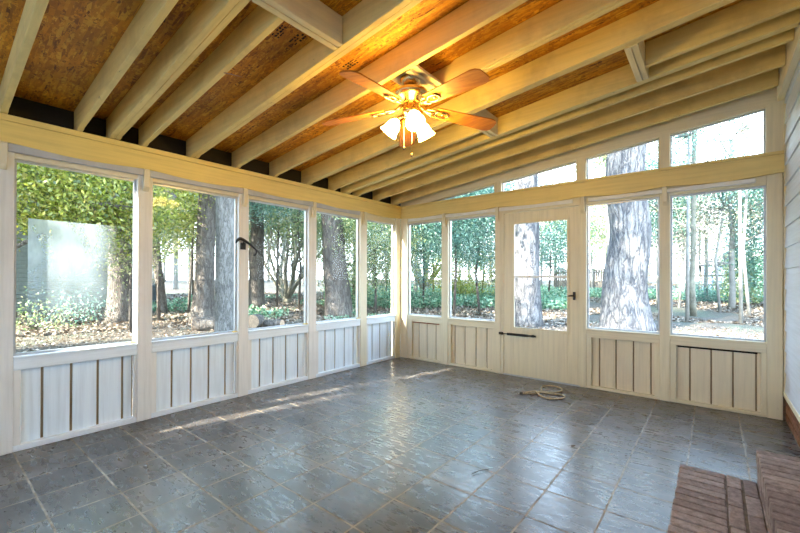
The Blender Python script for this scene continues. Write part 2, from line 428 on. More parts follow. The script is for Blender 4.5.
# closing boards over the beam (dark) and ledger on the house
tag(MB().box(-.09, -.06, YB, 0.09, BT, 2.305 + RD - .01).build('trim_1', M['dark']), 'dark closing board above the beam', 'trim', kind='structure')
tag(MB().box(4.155, W, YB, -.0, 2.735, 2.98).build('trim_2', M['paint_y'], bevel=.004), 'ledger board on the clapboard wall that carries the rafters', 'trim', kind='structure')

# header beams --------------------------------------------------------
def wavy(L0, L1, posts, base, amp):
    pts = []
    n = int((L1 - L0) / .04)
    for i in range(n + 1):
        t = L0 + (L1 - L0) * i / n
        z = base
        for a, b in zip(posts[:-1], posts[1:]):
            if a <= t <= b:
                q = (t - a) / (b - a); z = base + .016 - amp * math.sin(PI * q) ** 1.4
        z += .0025 * noise.noise((t * 3, base, 0))
        pts.append((t, z))
    return pts
P_L = [YB, -5.18, -4.285, -3.435, -2.55, -1.675, -.80, -.0]
lo = wavy(YB, 0.0, P_L, BB, .022)
mb = MB(); mb.prism(lo + [(0.0, BT - .045), (YB, BT - .045)], .0, .030, 0)
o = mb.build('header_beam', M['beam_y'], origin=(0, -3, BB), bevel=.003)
tag(o, 'long cream header beam with wavy lower edge over the row of five windows', 'beam')
MB().box(-.09, .034, YB, .0, BT - .043, BT).build('beam_cap', M['beam_y'], o, bevel=.004)
MB().box(-.09, -.0005, YB, .0, BB + .03, BT - .044).build('beam_core', M['paint_y'], o)
P_F = [0.03, .79, 1.60, 2.60, 3.36, 4.2]
lo = wavy(.031, W, P_F, BB, .022)
mb = MB(); mb.prism(lo + [(W, BT - .03), (.031, BT - .03)], -.030, -.0)
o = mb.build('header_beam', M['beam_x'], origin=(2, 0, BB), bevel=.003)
tag(o, 'cream header beam over the door wall, below the slanted upper windows', 'beam')
MB().box(.035, W, -.034, .09, BT - .028, BT).build('beam_cap', M['beam_x'], o, bevel=.004)
MB().box(.0, W, .0005, .09, BB + .03, BT - .029).build('beam_core', M['paint_x'], o)

# ------------------------------------------------------------------ window bays
def add_glass(parent, kind, a, b, z0, z1, depth, mat='glass'):
    mb = MB()
    if kind == 'L': mb.box(depth - .003, depth, a, b, z0, z1)
    else: mb.box(a, b, -depth, -depth + .003, z0, z1)
    return mb.build('glass', M[mat], parent)
class Bay:
    """one coordinate system for both walls: u along the wall, d outward depth"""
    def __init__(s, kind): s.k = kind
    def box(s, mb, u0, u1, d0, d1, z0, z1):
        if s.k == 'L': mb.box(-d1, -d0, u0, u1, z0, z1)
        else: mb.box(u0, u1, d0, d1, z0, z1)
    def make(s, name, mat, parent, items, **kw):
        mb = MB()
        for it in items: s.box(mb, *it)
        return mb.build(name, M[mat], parent, **kw)
def window(idx, kind, u0, u1, z0, z1, label, gd=.055, alu=.016, parent_loc=None):
    B = Bay(kind)
    loc = (-.05, (u0 + u1) / 2, z0) if kind == 'L' else ((u0 + u1) / 2, .05, z0)
    w = empty('window_%d' % idx, loc, label, 'window', kind='structure')
    a = alu
    B.make('window_frame', 'alu', w, [(u0, u0 + a, gd - .012, gd + .012, z0, z1), (u1 - a, u1, gd - .012, gd + .012, z0, z1),
           (u0 + a, u1 - a, gd - .012, gd + .012, z0, z0 + a), (u0 + a, u1 - a, gd - .012, gd + .012, z1 - a, z1)])
    B.make('glass', 'glass', w, [(u0 + a, u1 - a, gd - .0015, gd + .0015, z0 + a, z1 - a)])
    return w

# left wall ------------------------------------------------------------
wl = empty('wall_left', (-.05, -3, 0), 'row of five large windows above low board panels', 'wall', kind='structure')
BL = Bay('L')
posts = [(-5.24, -5.12), (-4.345, -4.225), (-3.49, -3.382), (-2.605, -2.497), (-1.73, -1.618), (-.86, -.738), (-.12, .0)]
for i, (a, b) in enumerate(posts):
    mb = MB()
    if i == 6: mb.box(-.10, .0, -.105, .0, 0, BT - .05); mb.box(0, .0, 0, 0, 0, 0) if False else None
    else: mb.box(-.10, .0, a, b, 0, BB + .03)
    mb.build('post', M['white_z'] if i < 3 else M['paint_z'] if i > 4 else M['white_z'], wl, bevel=.004)
MB().box(-.10, .0, YB, -6.0, 0, BT - .05).build('post', M['paint_z'], wl)
bays = [(-6.0, -5.24)] + [(posts[i][1], posts[i + 1][0]) for i in range(6)]
gro = {0: None}
Lwin = ['window at the very end of the row by the back wall', 'window beside the camera end of the row', 'window with a hazy patch on its glass, tree trunk at one side', 'window showing a leaning thin trunk and two big trunks',
        'window beside the black iron hook, multi stemmed tree outside', 'window filled by one thick dark trunk', 'narrow looking window next to the room corner, dense green outside']
for i, (a, b) in enumerate(bays):
    # sill rail and sloped sill, kick rail, head casing, side stops
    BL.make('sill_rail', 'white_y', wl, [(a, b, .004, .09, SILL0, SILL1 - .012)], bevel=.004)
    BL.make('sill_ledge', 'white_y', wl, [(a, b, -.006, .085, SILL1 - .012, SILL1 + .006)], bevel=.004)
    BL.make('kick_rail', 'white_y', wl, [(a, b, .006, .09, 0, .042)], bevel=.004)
    BL.make('head_casing', 'paint_y', wl, [(a, b, .01, .09, HEAD, BB + .03)], bevel=.003)
    BL.make('panel_casing', 'white_z', wl, [(a, a + .04, .008, .05, .042, SILL0), (b - .018, b, .008, .05, .042, SILL0)], bevel=.003)
    # board panel
    pd = .045
    BL.make('panel_back', 'groove', wl, [(a + .04, b - .018, pd + .012, pd + .02, .042, SILL0)])
    items = []
    u = a + .04; step = .163; first = .135 if i % 2 else .115
    e = u + first
    while u < b - .02:
        e2 = min(e, b - .02); items.append((u, e2 - .008, pd, pd + .012, .042, SILL0)); u = e2 + .008; e = e2 + step
        if b - .02 - u < .012: break
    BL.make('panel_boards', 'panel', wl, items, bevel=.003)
    w = window(i + 1, 'L', a, b, SILL1 + .006, HEAD, Lwin[i])
    if i == 2:
        MB().box(-.047, -.046, -4.15, -3.62, .82, 1.62).build('haze_sheet', M['haze_sheet'], w)
    # little orange worn spot on the ledge end
    BL.make('worn_block', 'cutwood' if 0 else 'rafter', wl, [(b - .05, b - .002, .012, .045, SILL1 + .006, SILL1 + .018)], bevel=.002)
for i, (a, b) in enumerate(posts[:6]):
    c = (a + b) / 2; mb = MB()
    prof = [(.012, BB + .03), (-.0, BB + .03), (-.0, 1.93), (.010, 1.93), (.034, 1.965), (.040, 2.05), (.040, BB + .005)]
    mb.prism([(x, z) for x, z in prof], c - .022, c + .022, 1)
    mb.build('bracket', M['paint_z'], wl, bevel=.002)
# pale roll/strip tucked under the beam
for k, (a, b) in enumerate(zip(P_L[1:-2], P_L[2:-1])):
    pass
mb = MB(); mb.box(.002, .026, -4.9, -.9, 2.056, 2.112)
tag(mb.build('trim_3', M['shaded_strip'], bevel=.006), 'white strip tucked under the header beam over the window row, coloured grey for its shade', 'trim', kind='structure')

# far wall -------------------------------------------------------------
wf = empty('wall_far', (2, .05, 0), 'wall with two narrow windows, a glazed door and two wide windows', 'wall', kind='structure')
BF = Bay('F')
fposts = [(.0, .125), (.742, .85), (1.554, 1.632), (2.575, 2.637), (3.315, 3.40), (4.092, 4.192)]
for a, b in fposts:
    MB().box(a + (.0005 if a == 0 else 0), b, .0, .10, 0, BB + .03).build('post', M['paint_z'], wf, bevel=.004)
fb = [(.125, .742), (.85, 1.554), None, (2.637, 3.315), (3.40, 4.092)]
Fwin = ['window next to the room corner in the door wall, several thin stems outside', 'window between the corner window and the door', None,
        'window beside the door filled by the massive pale trunk', 'widest window of the door wall, fence and shed outside']
grooves = {0: [.325, .47, .627], 1: [.942, 1.099, 1.266, 1.425], 3: [2.763, 2.923, 3.084, 3.238], 4: [3.555, 3.715, 3.870, 4.026]}
pos_ = {0: (.215, .705), 1: (.895, 1.512), 3: (2.69, 3.272), 4: (3.448, 4.055)}
k = 0
for i, bb in enumerate(fb):
    if bb is None: continue
    a, b = bb; p0, p1 = pos_[i]
    BF.make('sill_rail', 'paint_x', wf, [(a, b, .004, .09, SILL0, SILL1 - .012)], bevel=.004)
    BF.make('sill_ledge', 'paint_x', wf, [(a, b, -.004, .085, SILL1 - .012, SILL1 + .004)], bevel=.004)
    BF.make('kick_rail', 'paint_x', wf, [(a, b, .006, .09, 0, .03)], bevel=.004)
    BF.make('head_casing', 'paint_x', wf, [(a, b, .01, .09, HEAD + .005, BB + .03)], bevel=.003)
    BF.make('panel_casing', 'paint_z', wf, [(a, p0, .008, .05, .03, SILL0), (p1, b, .008, .05, .03, SILL0)], bevel=.003)
    pd = .04
    BF.make('panel_back', 'groove', wf, [(p0, p1, pd + .012, pd + .02, .03, SILL0)])
    items = []; u = p0
    for gx in grooves[i] + [p1 + .009]:
        items.append((u, gx - .006, pd, pd + .012, .03, SILL0 - (.012 if i in (0, 4) else .002))); u = gx + .006
        if p1 - u < .02: break
    if p1 - u > .02: items.append((u, p1, pd, pd + .012, .03, SILL0 - .002))
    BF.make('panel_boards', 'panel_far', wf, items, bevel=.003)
    if i == 0: BF.make('rust_edge', 'rust', wf, [(p0 + .01, p1 - .01, .025, .04, SILL0 - .018, SILL0)])
    if i == 4: BF.make('rotted_edge', 'dark', wf, [(p0 + .01, p1 - .02, .03, .0405, SILL0 - .02, SILL0)])
    window(8 + k, 'F', a, b, SILL1 + .004, HEAD + .005, Fwin[i]); k += 1
for c in (.796, 1.593, 2.606, 3.357):
    mb = MB(); prof = [(-.0, BB + .03), (-.0, 1.93), (-.010, 1.93), (-.034, 1.965), (-.040, 2.05), (-.040, BB + .005), (-.012, BB + .03)]
    mb.prism([(y, z) for y, z in prof], c - .02, c + .02, 0)
    mb.build('bracket', M['paint_z'], wf, bevel=.002)
mb = MB(); mb.box(2.66, 4.02, -.030, -.004, 2.052, 2.092)
tag(mb.build('trim_4', M['white'], bevel=.006), 'white strip hanging under the beam beside the clapboard wall', 'trim', kind='structure')
tag(MB().box(.16, 2.5, -.020, -.004, 2.058, 2.100).build('trim_5', M['white'], bevel=.005), 'thin white strip under the beam above the door', 'trim', kind='structure')

# slanted upper windows
def ct(x): return 2.352 + .1118 * (x - .913)
wc = empty('wall_upper', (2, .05, BT), 'slanted band of four upper windows', 'wall', kind='structure')
cp = [(1.539, 1.634), (2.530, 2.632), (3.309, 3.399), (4.088, 4.197)]
for a, b in cp:
    MB().prism([(a, BT), (b, BT), (b, ct(b) + .02), (a, ct(a) + .02)], .0, .09).build('post', M['paint_z'], wc, bevel=.003)
mb = MB(); mb.prism([(.55, ct(.55)), (4.197, ct(4.197)), (4.197, roof(4.197) + RD), (.0, roof(0) + RD), (.0, BT), (.448, BT)], .004, .09)
mb.build('top_rail', M['paint_x'], wc, bevel=.003)
lab = ['small triangular upper window near the room corner', 'slanted upper window over the door, bare branch against white sky', 'slanted upper window showing the massive trunk and greenery', 'tall slanted upper window with open sky beside the clapboard wall']
us = [(.60, 1.539), (1.634, 2.530), (2.632, 3.309), (3.399, 4.088)]
for i, (a, b) in enumerate(us):
    w = empty('window_%d' % (12 + i), ((a + b) / 2, .05, BT), lab[i], 'window', kind='structure')
    if i == 0: a0 = .455; poly = [(a0, BT), (b, BT), (b, ct(b))]
    else: poly = [(a, BT), (b, BT), (b, ct(b)), (a, ct(a))]
    MB().prism(poly, .052, .055).build('glass', M['glass'], w)
    mb = MB()
    mb.box(a if i else .5, b, .045, .065, BT, BT + .012)
    mb.prism([(a, ct(a) - .012), (b, ct(b) - .012), (b, ct(b)), (a, ct(a))], .045, .065)
    mb.box(b - .012, b, .045, .065, BT, ct(b) - .012)
    if i: mb.box(a, a + .012, .045, .065, BT, ct(a) - .012)
    mb.build('window_frame', M['alu'], w)

# door ------------------------------------------------------------------
dr = empty('door_1', (2.1, .02, 0), 'cream half glazed storm door with a black closer', 'door', kind='structure')
mb = MB(); x0, x1 = 1.672, 2.553; gx0, gx1, gz0, gz1 = 1.80, 2.437, .60, 1.885
mb.box(x0, gx0, .012, .045, .012, 2.02); mb.box(gx1, x1, .012, .045, .012, 2.02)
mb.box(gx0, gx1, .012, .045, .012, gz0); mb.box(gx0, gx1, .012, .045, gz1, 2.02)
mb.build('door_slab', M['paint_z'], dr, bevel=.003)
mb = MB()
for q in ((gx0 - .02, gx0 + .006, gz0 - .02, gz1 + .02), (gx1 - .006, gx1 + .02, gz0 - .02, gz1 + .02)): mb.box(q[0], q[1], .004, .012, q[2], q[3])
mb.box(gx0 + .006, gx1 - .006, .004, .012, gz0 - .02, gz0 + .006); mb.box(gx0 + .006, gx1 - .006, .004, .012, gz1 - .006, gz1 + .02)
mb.build('glass_bead', M['paint_z'], dr, bevel=.003)
MB().box(gx0, gx1, .018, .036, 1.215, 1.24).build('mid_rail', M['white'], dr, bevel=.002)
MB().box(gx0, gx1, .026, .029, gz0, gz1).build('glass', M['glass'], dr)
MB().box(x0 - .038, x1 + .02, .002, .09, 2.03, BB + .03).build('door_head', M['paint_x'], dr, bevel=.003)
mb = MB(); mb.box(1.632, 1.670, .006, .09, 0, 2.03); mb.box(x1 + .002, 2.575, .006, .09, 0, 2.03)
mb.build('door_jamb', M['paint_z'], dr, bevel=.003)
MB().box(1.67, 2.575, .0, .09, -.0, .01).build('threshold', M['alu'], dr)
cl = MB().box(1.615, 1.665, -.022, .006, .498, .530).build('closer_bracket', M['black'], dr, bevel=.003)
MB().tube([(1.665, -.012, .514), (1.74, -.012, .514)], .005, 8).build('closer_rod', M['black'], dr, smooth=True)
mb = MB(); mb.tube([(1.725, -.013, .514), (1.985, -.013, .514)], .015, 14); mb.tube([(1.985, -.013, .514), (2.085, -.013, .514)], .011, 12); mb.box(2.03, 2.06, -.012, .012, .50, .528)
mb.build('closer_tube', M['black'], dr, smooth=False)
mb = MB(); mb.box(2.497, 2.523, .002, .012, .965, 1.055); mb.tube([(2.51, .01, 1.013), (2.51, -.045, 1.013)], .008, 10)
mb.tube([(2.525, -.045, 1.013), (2.49, -.047, 1.014), (2.452, -.045, 1.010)], [.009, .008, .006], 10)
mb.build('handle', M['black'], dr)

# clapboard wall -------------------------------------------------------
wr = empty('wall_right', (W, -3, 0), 'pale clapboard house wall on a brick base', 'wall', kind='structure')
mb = MB(); z = .245; ex = .175
while z < 3.0:
    z1 = z + ex + .012
    mb.prism([(W, z), (W + .016, z), (W + .016, z1), (W + .012, z1)], YB, -.02)
    z += ex
mb.build('clapboards', M['siding'], wr)
MB().box(W + .017, W + .12, YB, .1, .25, 3.1).build('sheathing', M['siding'], wr)
MB().box(W - .003, W + .10, -.022, .10, .22, 2.82).build('corner_board', M['paint_z'], wr, bevel=.003)
MB().box(W - .006, W + .03, YB, -.0, .205, .25).build('base_trim', M['paint_y'], wr, bevel=.004)
mb = MB(); y = -.0; row = 0; z = 0.005
while z < .2:
    y = -.0 - (.1 if row % 2 else 0)
    if row % 2: mb.box(W + .008, W + .1, -.095, -.003, z, z + .057)
    while y > YB:
        mb.box(W + .008, W + .1, y - .203, y, z, z + .057); y -= .213
    z += .067; row += 1
mb.build('base_bricks', M['brickwall'], wr, bevel=.003)
MB().box(W - .007, W + .11, -.004, .11, 0, .219).build('base_corner', M['mortar'], wr)
MB().box(W + .014, W + .09, YB, -.0, 0, .204).build('base_mortar', M['mortar'], wr)

# wall behind the camera: low wall, posts, open screened bays
wb = empty('wall_back', (2, YB, 0), 'back wall of the porch with open bays', 'wall', kind='structure')
MB().box(0, W, YB - .1, YB, 0, .65).build('low_wall', M['paint_x'], wb)
for x in (0, .8, 1.6, 2.4, 3.2, 4.08): MB().box(x, x + .12, YB - .1, YB, .65, BT).build('post', M['paint_z'], wb)
MB().box(0, W, YB - .1, YB, BB, BT).build('header', M['paint_x'], wb)

# ------------------------------------------------------------------ brick steps
def brick_step(x0, x1, y0, y1, z0, z1, layout, label):
    o = empty('brick_step', ((x0 + x1) / 2, (y0 + y1) / 2, z0), label, 'step')
    mb = MB(); r = random.Random(int(x0 * 100))
    for (a, b, c, d) in layout:
        j = lambda: r.uniform(-.003, .003)
        mb.box(a + j(), b + j(), c + j() * .5, d + j() * .5, z1 - .085, z1 + j() * .5)
    # courses on the exposed faces
    z = z1 - .085 - .067; row = 0
    while z > z0 - .01:
        zz = max(z, z0 + .002)
        y = y1
        yy = y1 - (.1 if row % 2 else 0)
        if row % 2: mb.box(x0 + .004, x0 + .1, y1 - .095, y1, zz, z + .057)
        while yy > y0 + .02:
            mb.box(x0 + .004, x0 + .1, max(y0, yy - .203), yy, zz, z + .057); yy -= .213
        z -= .067; row += 1
    mb.build('bricks', M['brick'], o, bevel=.005)
    MB().box(x0 + .008, x1, y0 + .006, y1 - .006, z0, z1 - .007).build('mortar_bed', M['mortar'], o)
    return o
ly0, ly1 = -3.45, -1.765
lay = []; y = ly1
while y > ly0:
    lay.append((3.575, 3.778, y - .057, y)); y -= .067
for x in (3.788, 3.855):
    y = ly1; first = True
    while y > ly0:
        L = .203 if not (first and x < 3.8) else .15
        lay.append((x, x + .057, y - L, y)); y -= L + .01; first = False
y = ly1
brick_step(3.575, 3.914, ly0, ly1, 0, .1, lay, 'low brown brick step with a soldier course and two long stretcher rows')
lay = []; y = -1.738
while y > -3.45:
    lay.append((3.912, 4.115, y - .057, y)); lay.append((4.125, 4.196, y - .057, y)); y -= .067
brick_step(3.912, 4.196, -3.45, -1.738, 0.0, .27, lay, 'higher brown brick step against the clapboard wall')

# ------------------------------------------------------------------ ceiling fan
FX, FY = 2.099, -2.500
fan = empty('ceiling_fan', (FX, FY, 2.583), 'brass ceiling fan with five oak blades and three lit tulip shades', 'ceiling fan')
board = MB(); board.box(1.985, 2.225, -2.62, -2.236, 2.583, 2.603, 0)
tag(board.build('mounting_board', M['rafter_y'], origin=(2.1, -2.43, 2.583), bevel=.003), 'grey flat board fixed across two rafters above the fan', 'board')
tag(MB().box(2.150, 2.188, -2.621, -2.264, 2.560, 2.5825).build('blocking', M['rafter_y'], origin=(2.3, -2.4, 2.56), bevel=.004), 'thin wood cleat between two rafters beside the fan mounting board', 'blocking')
MB().lathe([(0.001, .0), (.072, .0), (.075, -.012), (.066, -.035), (.045, -.05), (.02, -.052)], (FX, FY, 2.583)).build('canopy', M['brass'], fan, smooth=True)
MB().lathe([(.018, .0), (.018, -.03)], (FX, FY, 2.533)).build('downrod', M['brass'], fan, smooth=True)
MB().lathe([(.001, .0), (.045, 0), (.085, -.008), (.118, -.022), (.128, -.04), (.126, -.055), (.108, -.07), (.085, -.082), (.07, -.098), (.062, -.105), (.001, -.106)], (FX, FY, 2.512)).build('motor_housing', M['brass'], fan, smooth=True)
MB().lathe([(.001, 0), (.052, 0), (.056, -.01), (.05, -.03), (.058, -.04), (.058, -.062), (.04, -.078), (.02, -.09), (.001, -.094)], (FX, FY, 2.406)).build('switch_housing', M['brass'], fan, smooth=True)
HA = math.radians(90 + 38.92)          # direction the middle blade points (away from the entrance end)
ZB = 2.385
for k in range(5):
    a = HA + 2 * PI * k / 5 + math.radians(2.0)
    R = Matrix.Rotation(a, 3, 'Z') @ Matrix.Rotation(math.radians(-12), 3, 'X')
    c0 = Vector((FX, FY, ZB))
    # outline of the blade in local xy
    out = []
    L0, L1 = .185, .66
    for t in np.linspace(0, 1, 9):
        out.append((L0 + (L1 - .05 - L0) * t, -(.052 + .018 * t)))
    out += [(L1 - .02, -.062), (L1, -.042), (L1 + .004, 0), (L1, .042), (L1 - .02, .062)]
    for t in np.linspace(1, 0, 9): out.append((L0 + (L1 - .05 - L0) * t, (.052 + .018 * t)))
    n = len(out); mb = MB(); droop = lambda x: -.075 * (x - .1)
    v = [c0 + R @ Vector((x, y, droop(x) + .004)) for x, y in out] + [c0 + R @ Vector((x, y, droop(x) - .004)) for x, y in out]
    mb.add(v, [tuple(range(n)), tuple(range(n, 2 * n))[::-1]] + [(i, (i + 1) % n, n + (i + 1) % n, n + i) for i in range(n)])
    # per-blade object whose local x runs along the blade
    bl = bpy.data.objects.new('blade', None) if False else mb.build('blade', M['blade'], fan)
    # scrolled blade iron
    mb = MB()
    def q(x, y, z=0): return c0 + R @ Vector((x, y, z + droop(x)))
    mb.tube([Vector((FX, FY, 2.415)) + Matrix.Rotation(a, 3, 'Z') @ Vector((.05, 0, 0)), q(.10, 0, -.004), q(.15, 0, -.012), q(.185, 0, -.010)], [.014, .011, .010, .010], 8)
    loop = [q(.185, 0, -.010)]
    for t in np.linspace(0, 2 * PI, 17): loop.append(q(.235 - .05 * math.cos(t), .030 * math.sin(t), -.011))
    mb.tube(loop[1:], .0065, 6, cap=False)
    for sy in (-1, 1):
        mb.tube([q(.10, 0, -.004), q(.135, sy * .022, -.006), q(.165, sy * .034, -.009), q(.195, sy * .030, -.010)], .006, 6)
    mb.tube([q(.245, 0, -.0075), q(.245, 0, -.013)], .012, 10)
    mb.build('blade_iron', M['brass'], bl, smooth=True)
for k, az in enumerate((HA + math.radians(78), HA - math.radians(48), HA - math.radians(170))):
    d = Vector((math.cos(az), math.sin(az), 0)); c = Vector((FX, FY, 2.318))
    p0 = c + d * .03; p1 = c + d * .075 + Vector((0, 0, .004)); p2 = c + d * .098 + Vector((0, 0, -.02))
    MB().tube([p0, (p0 + p1) / 2 + Vector((0, 0, .006)), p1, p2], [.010, .009, .010, .016], 10).build('light_arm', M['brass'], fan, smooth=True)
    axis = (d * .62 + Vector((0, 0, -.80))).normalized()
    R = axis.to_track_quat('Z', 'Y').to_matrix()
    MB().lathe([(.018, -.010), (.026, 0), (.038, .015), (.046, .034), (.050, .056), (.054, .078), (.065, .102), (.062, .101), (.049, .076), (.043, .05), (.026, .010), (.001, .007)], p2, 24, R).build('lamp_shade', M['shade'], fan, smooth=True)
for dx, dy, L in ((-.03, -.035, .235), (.028, -.02, .295)):
    mb = MB(); mb.tube([(FX + dx, FY + dy, 2.35), (FX + dx, FY + dy, 2.35 - L)], .0016, 6)
    pc = mb.build('pull_chain', M['brass'], fan)
    MB().lathe([(.001, 0), (.006, -.004), (.009, -.016), (.006, -.026), (.001, -.03)], (FX + dx, FY + dy, 2.35 - L + .004), 12).build('pull_knob', M['brass'], pc, smooth=True)

# ------------------------------------------------------------------ hook, cord, leaves
hk = empty('plant_hook', (.0, -2.57, 1.50), 'black iron swing hook screwed to the post between two windows', 'hook')
MB().box(.0005, .010, -2.592, -2.535, 1.492, 1.560).build('back_plate', M['black'], hk, bevel=.002)
mb = MB(); mb.tube(spline([(.03, -2.652, 1.552), (.03, -2.640, 1.575), (.03, -2.61, 1.598), (.03, -2.565, 1.584), (.03, -2.50, 1.546), (.03, -2.43, 1.493), (.03, -2.345, 1.428)], 5), [.005 + .011 * math.sin(PI * min(1, i / 30 + .1)) for i in range(31)], 8)
mb.tube([(.006, -2.563, 1.535), (.03, -2.563, 1.59)], .008, 8)
mb.build('swing_arm', M['black'], hk, smooth=True)
mb = MB(); mb.tube([(.03, -2.428, 1.495), (.032, -2.432, 1.462), (.032, -2.447, 1.440), (.032, -2.465, 1.436)], [.008, .007, .008, .006], 8)
mb.build('hook_tip', M['black'], hk, smooth=True)

z = .008
pts = [(2.19, -.69, .014), (2.24, -.635, z), (2.30, -.565, z), (2.30, -.45, z), (2.26, -.32, z), (2.28, -.22, z), (2.36, -.19, z), (2.44, -.235, z), (2.47, -.34, z), (2.42, -.44, z), (2.34, -.52, z + .012),
       (2.31, -.565, z + .014), (2.40, -.50, z), (2.50, -.47, z), (2.55, -.50, z), (2.56, -.57, z), (2.52, -.64, z), (2.44, -.68, z), (2.36, -.645, z), (2.29, -.575, z + .016), (2.235, -.63, z + .014), (2.18, -.665, z + .004)]
mb = MB(); mb.tube(spline(pts), .009, 8)
o = mb.build('cord', M['rope'], origin=(2.3, -.5, 0), smooth=True)
tag(o, 'tan braided cord looped on the tile floor in front of the door', 'cord')
mb = MB(); mb.tube([(2.165, -.70, .012), (2.205, -.665, .014)], .012, 8); mb.build('cord_end', M['deadleaf'], o)
def dead_leaf(x, y, L, a, label):
    mb = MB(); c = Vector((x, y, .004)); R = Matrix.Rotation(a, 3, 'Z')
    q = [(-.5, 0, .1), (-.25, .22, .25), (.1, .26, .12), (.5, 0, .3), (.1, -.24, .15), (-.25, -.2, .05)]
    v = [c + R @ Vector((p[0] * L, p[1] * L, p[2] * L)) for p in q]; v2 = [p - Vector((0, 0, .0025)) for p in v]
    n = 6; mb.add(v + v2, [tuple(range(n)), tuple(range(n, 2 * n))[::-1]] + [(i, (i + 1) % n, n + (i + 1) % n, n + i) for i in range(n)])
    tag(mb.build('dead_leaf', M['deadleaf'], origin=(x, y, 0)), label, 'leaf', 'dry leaves on the tiles')
dead_leaf(2.95, -1.69, .035, .7, 'dry curled brown leaf alone in the middle of a pale tile')
dead_leaf(3.27, -1.62, .018, .2, 'tiny dry leaf crumb on the tile row just before the low brick step')
dead_leaf(3.13, -1.93, .016, 1.2, 'tiny dry crumb beside a grout line near the low brick step')
dead_leaf(1.62, -1.35, .03, 2.1, 'small dry brown leaf on the tiles below the narrow windows')
dead_leaf(3.22, -1.50, .014, 2.6, 'smallest dry crumb toward the wide window from the low brick step')
mb = MB(); mb.tube([(2.58, -2.50, .006), (2.60, -2.44, .01), (2.635, -2.38, .006)], .0025, 6)
tag(mb.build('twig', M['deadleaf'], origin=(2.6, -2.44, 0)), 'short dark twig lying on the slate tiles', 'twig')
mb = MB(); p0 = (1.40, -3.44, 2.474)
mb.tube([(1.38, -3.455, 2.468), (1.43, -3.44, 2.45), (1.50, -3.40, 2.425)], [.004, .003, .001], 5)
tag(mb.build('splinter', M['cutwood'], origin=p0), 'pale wood splinter hanging from the short rafter', 'splinter')

# ------------------------------------------------------------------ the garden
def g(x, y):
    d = math.hypot(x - 2, y + 3)
    return -.35 + .035 * max(0, min(d, 50) - 14)
def gn(x, y): return g(x, y) + .05 * noise.noise((x * .3, y * .3, 0)) - (.0 if math.hypot(x - 2, y + 3) > 9 else .03)
nx, ny = 150, 150
mb = MB()
xs = np.linspace(-70, 60, nx); ys = np.linspace(-40, 90, ny)
mb.v = [(x, y, gn(x, y)) for y in ys for x in xs]
mb.f = [(j * nx + i, j * nx + i + 1, (j + 1) * nx + i + 1, (j + 1) * nx + i) for j in range(ny - 1) for i in range(nx - 1)]
tag(mb.build('ground', M['ground'], smooth=True), 'leaf strewn yard outside the windows', 'ground', kind='structure')
nrs = np.random.RandomState(5)
def leafmesh(name, pts, size, mat, parent=None, origin=(0, 0, 0), flat=0.0, aspect=.5):
    """one small bent quad per leaf; each is a separate island"""
    pts = np.asarray(pts, float); n = len(pts)
    org = ORG[parent.name] if parent is not None else Vector(origin)
    a = nrs.normal(size=(n, 3)); a[:, 2] *= (1 - flat); a /= np.linalg.norm(a, axis=1)[:, None]
    b = nrs.normal(size=(n, 3))
    if flat: b[:, 2] *= (1 - flat)
    b -= a * (a * b).sum(1)[:, None]; b /= np.linalg.norm(b, axis=1)[:, None] + 1e-9
    s = (size * nrs.uniform(.6, 1.35, n))[:, None]
    v = np.stack([pts - a * s * .5, pts + b * s * aspect * .5, pts + a * s * .5, pts - b * s * aspect * .5], 1).reshape(-1, 3) - np.array(org)
    me = bpy.data.meshes.new(name); me.vertices.add(4 * n); me.vertices.foreach_set('co', v.ravel())
    me.loops.add(4 * n); me.loops.foreach_set('vertex_index', np.arange(4 * n)); me.polygons.add(n)
    me.polygons.foreach_set('loop_start', np.arange(0, 4 * n, 4)); me.polygons.foreach_set('loop_total', np.full(n, 4))
    me.update(); me.validate(); me.materials.append(mat)
    ob = bpy.data.objects.new(name, me); C.objects.link(ob)
    if parent is not None: ob.parent = parent
    else: ob.location = org
    ORG[ob.name] = org
    return ob

def branch(mb, p, d, L, r, depth, tips, R, spread=.6, up=.15, n=5, wig=.25, kids=(2, 4)):
    seg = 5; pts = [Vector(p)]; d = Vector(d).normalized()
    for i in range(seg):
        d = (d + Vector((R.gauss(0, wig), R.gauss(0, wig), R.gauss(0, wig) * .7 + up)) * .35).normalized()
        pts.append(pts[-1] + d * L / seg)
    mb.tube(pts, [r * (1 - .6 * i / seg) for i in range(seg + 1)], n, cap=False)
    tips.append(pts[-1])
    if depth <= 0:
        tips += pts[2:]; return
    for k in range(R.randint(*kids)):
        i = R.randint(1, seg); q = pts[i]
        dd = (d + Vector((R.gauss(0, spread), R.gauss(0, spread), R.gauss(0, spread) * .7))).normalized()
        branch(mb, q, dd, L * R.uniform(.45, .75), r * .5 * (1 - .3 * i / seg), depth - 1, tips, R, spread, up, max(3, n - 1), wig, kids)

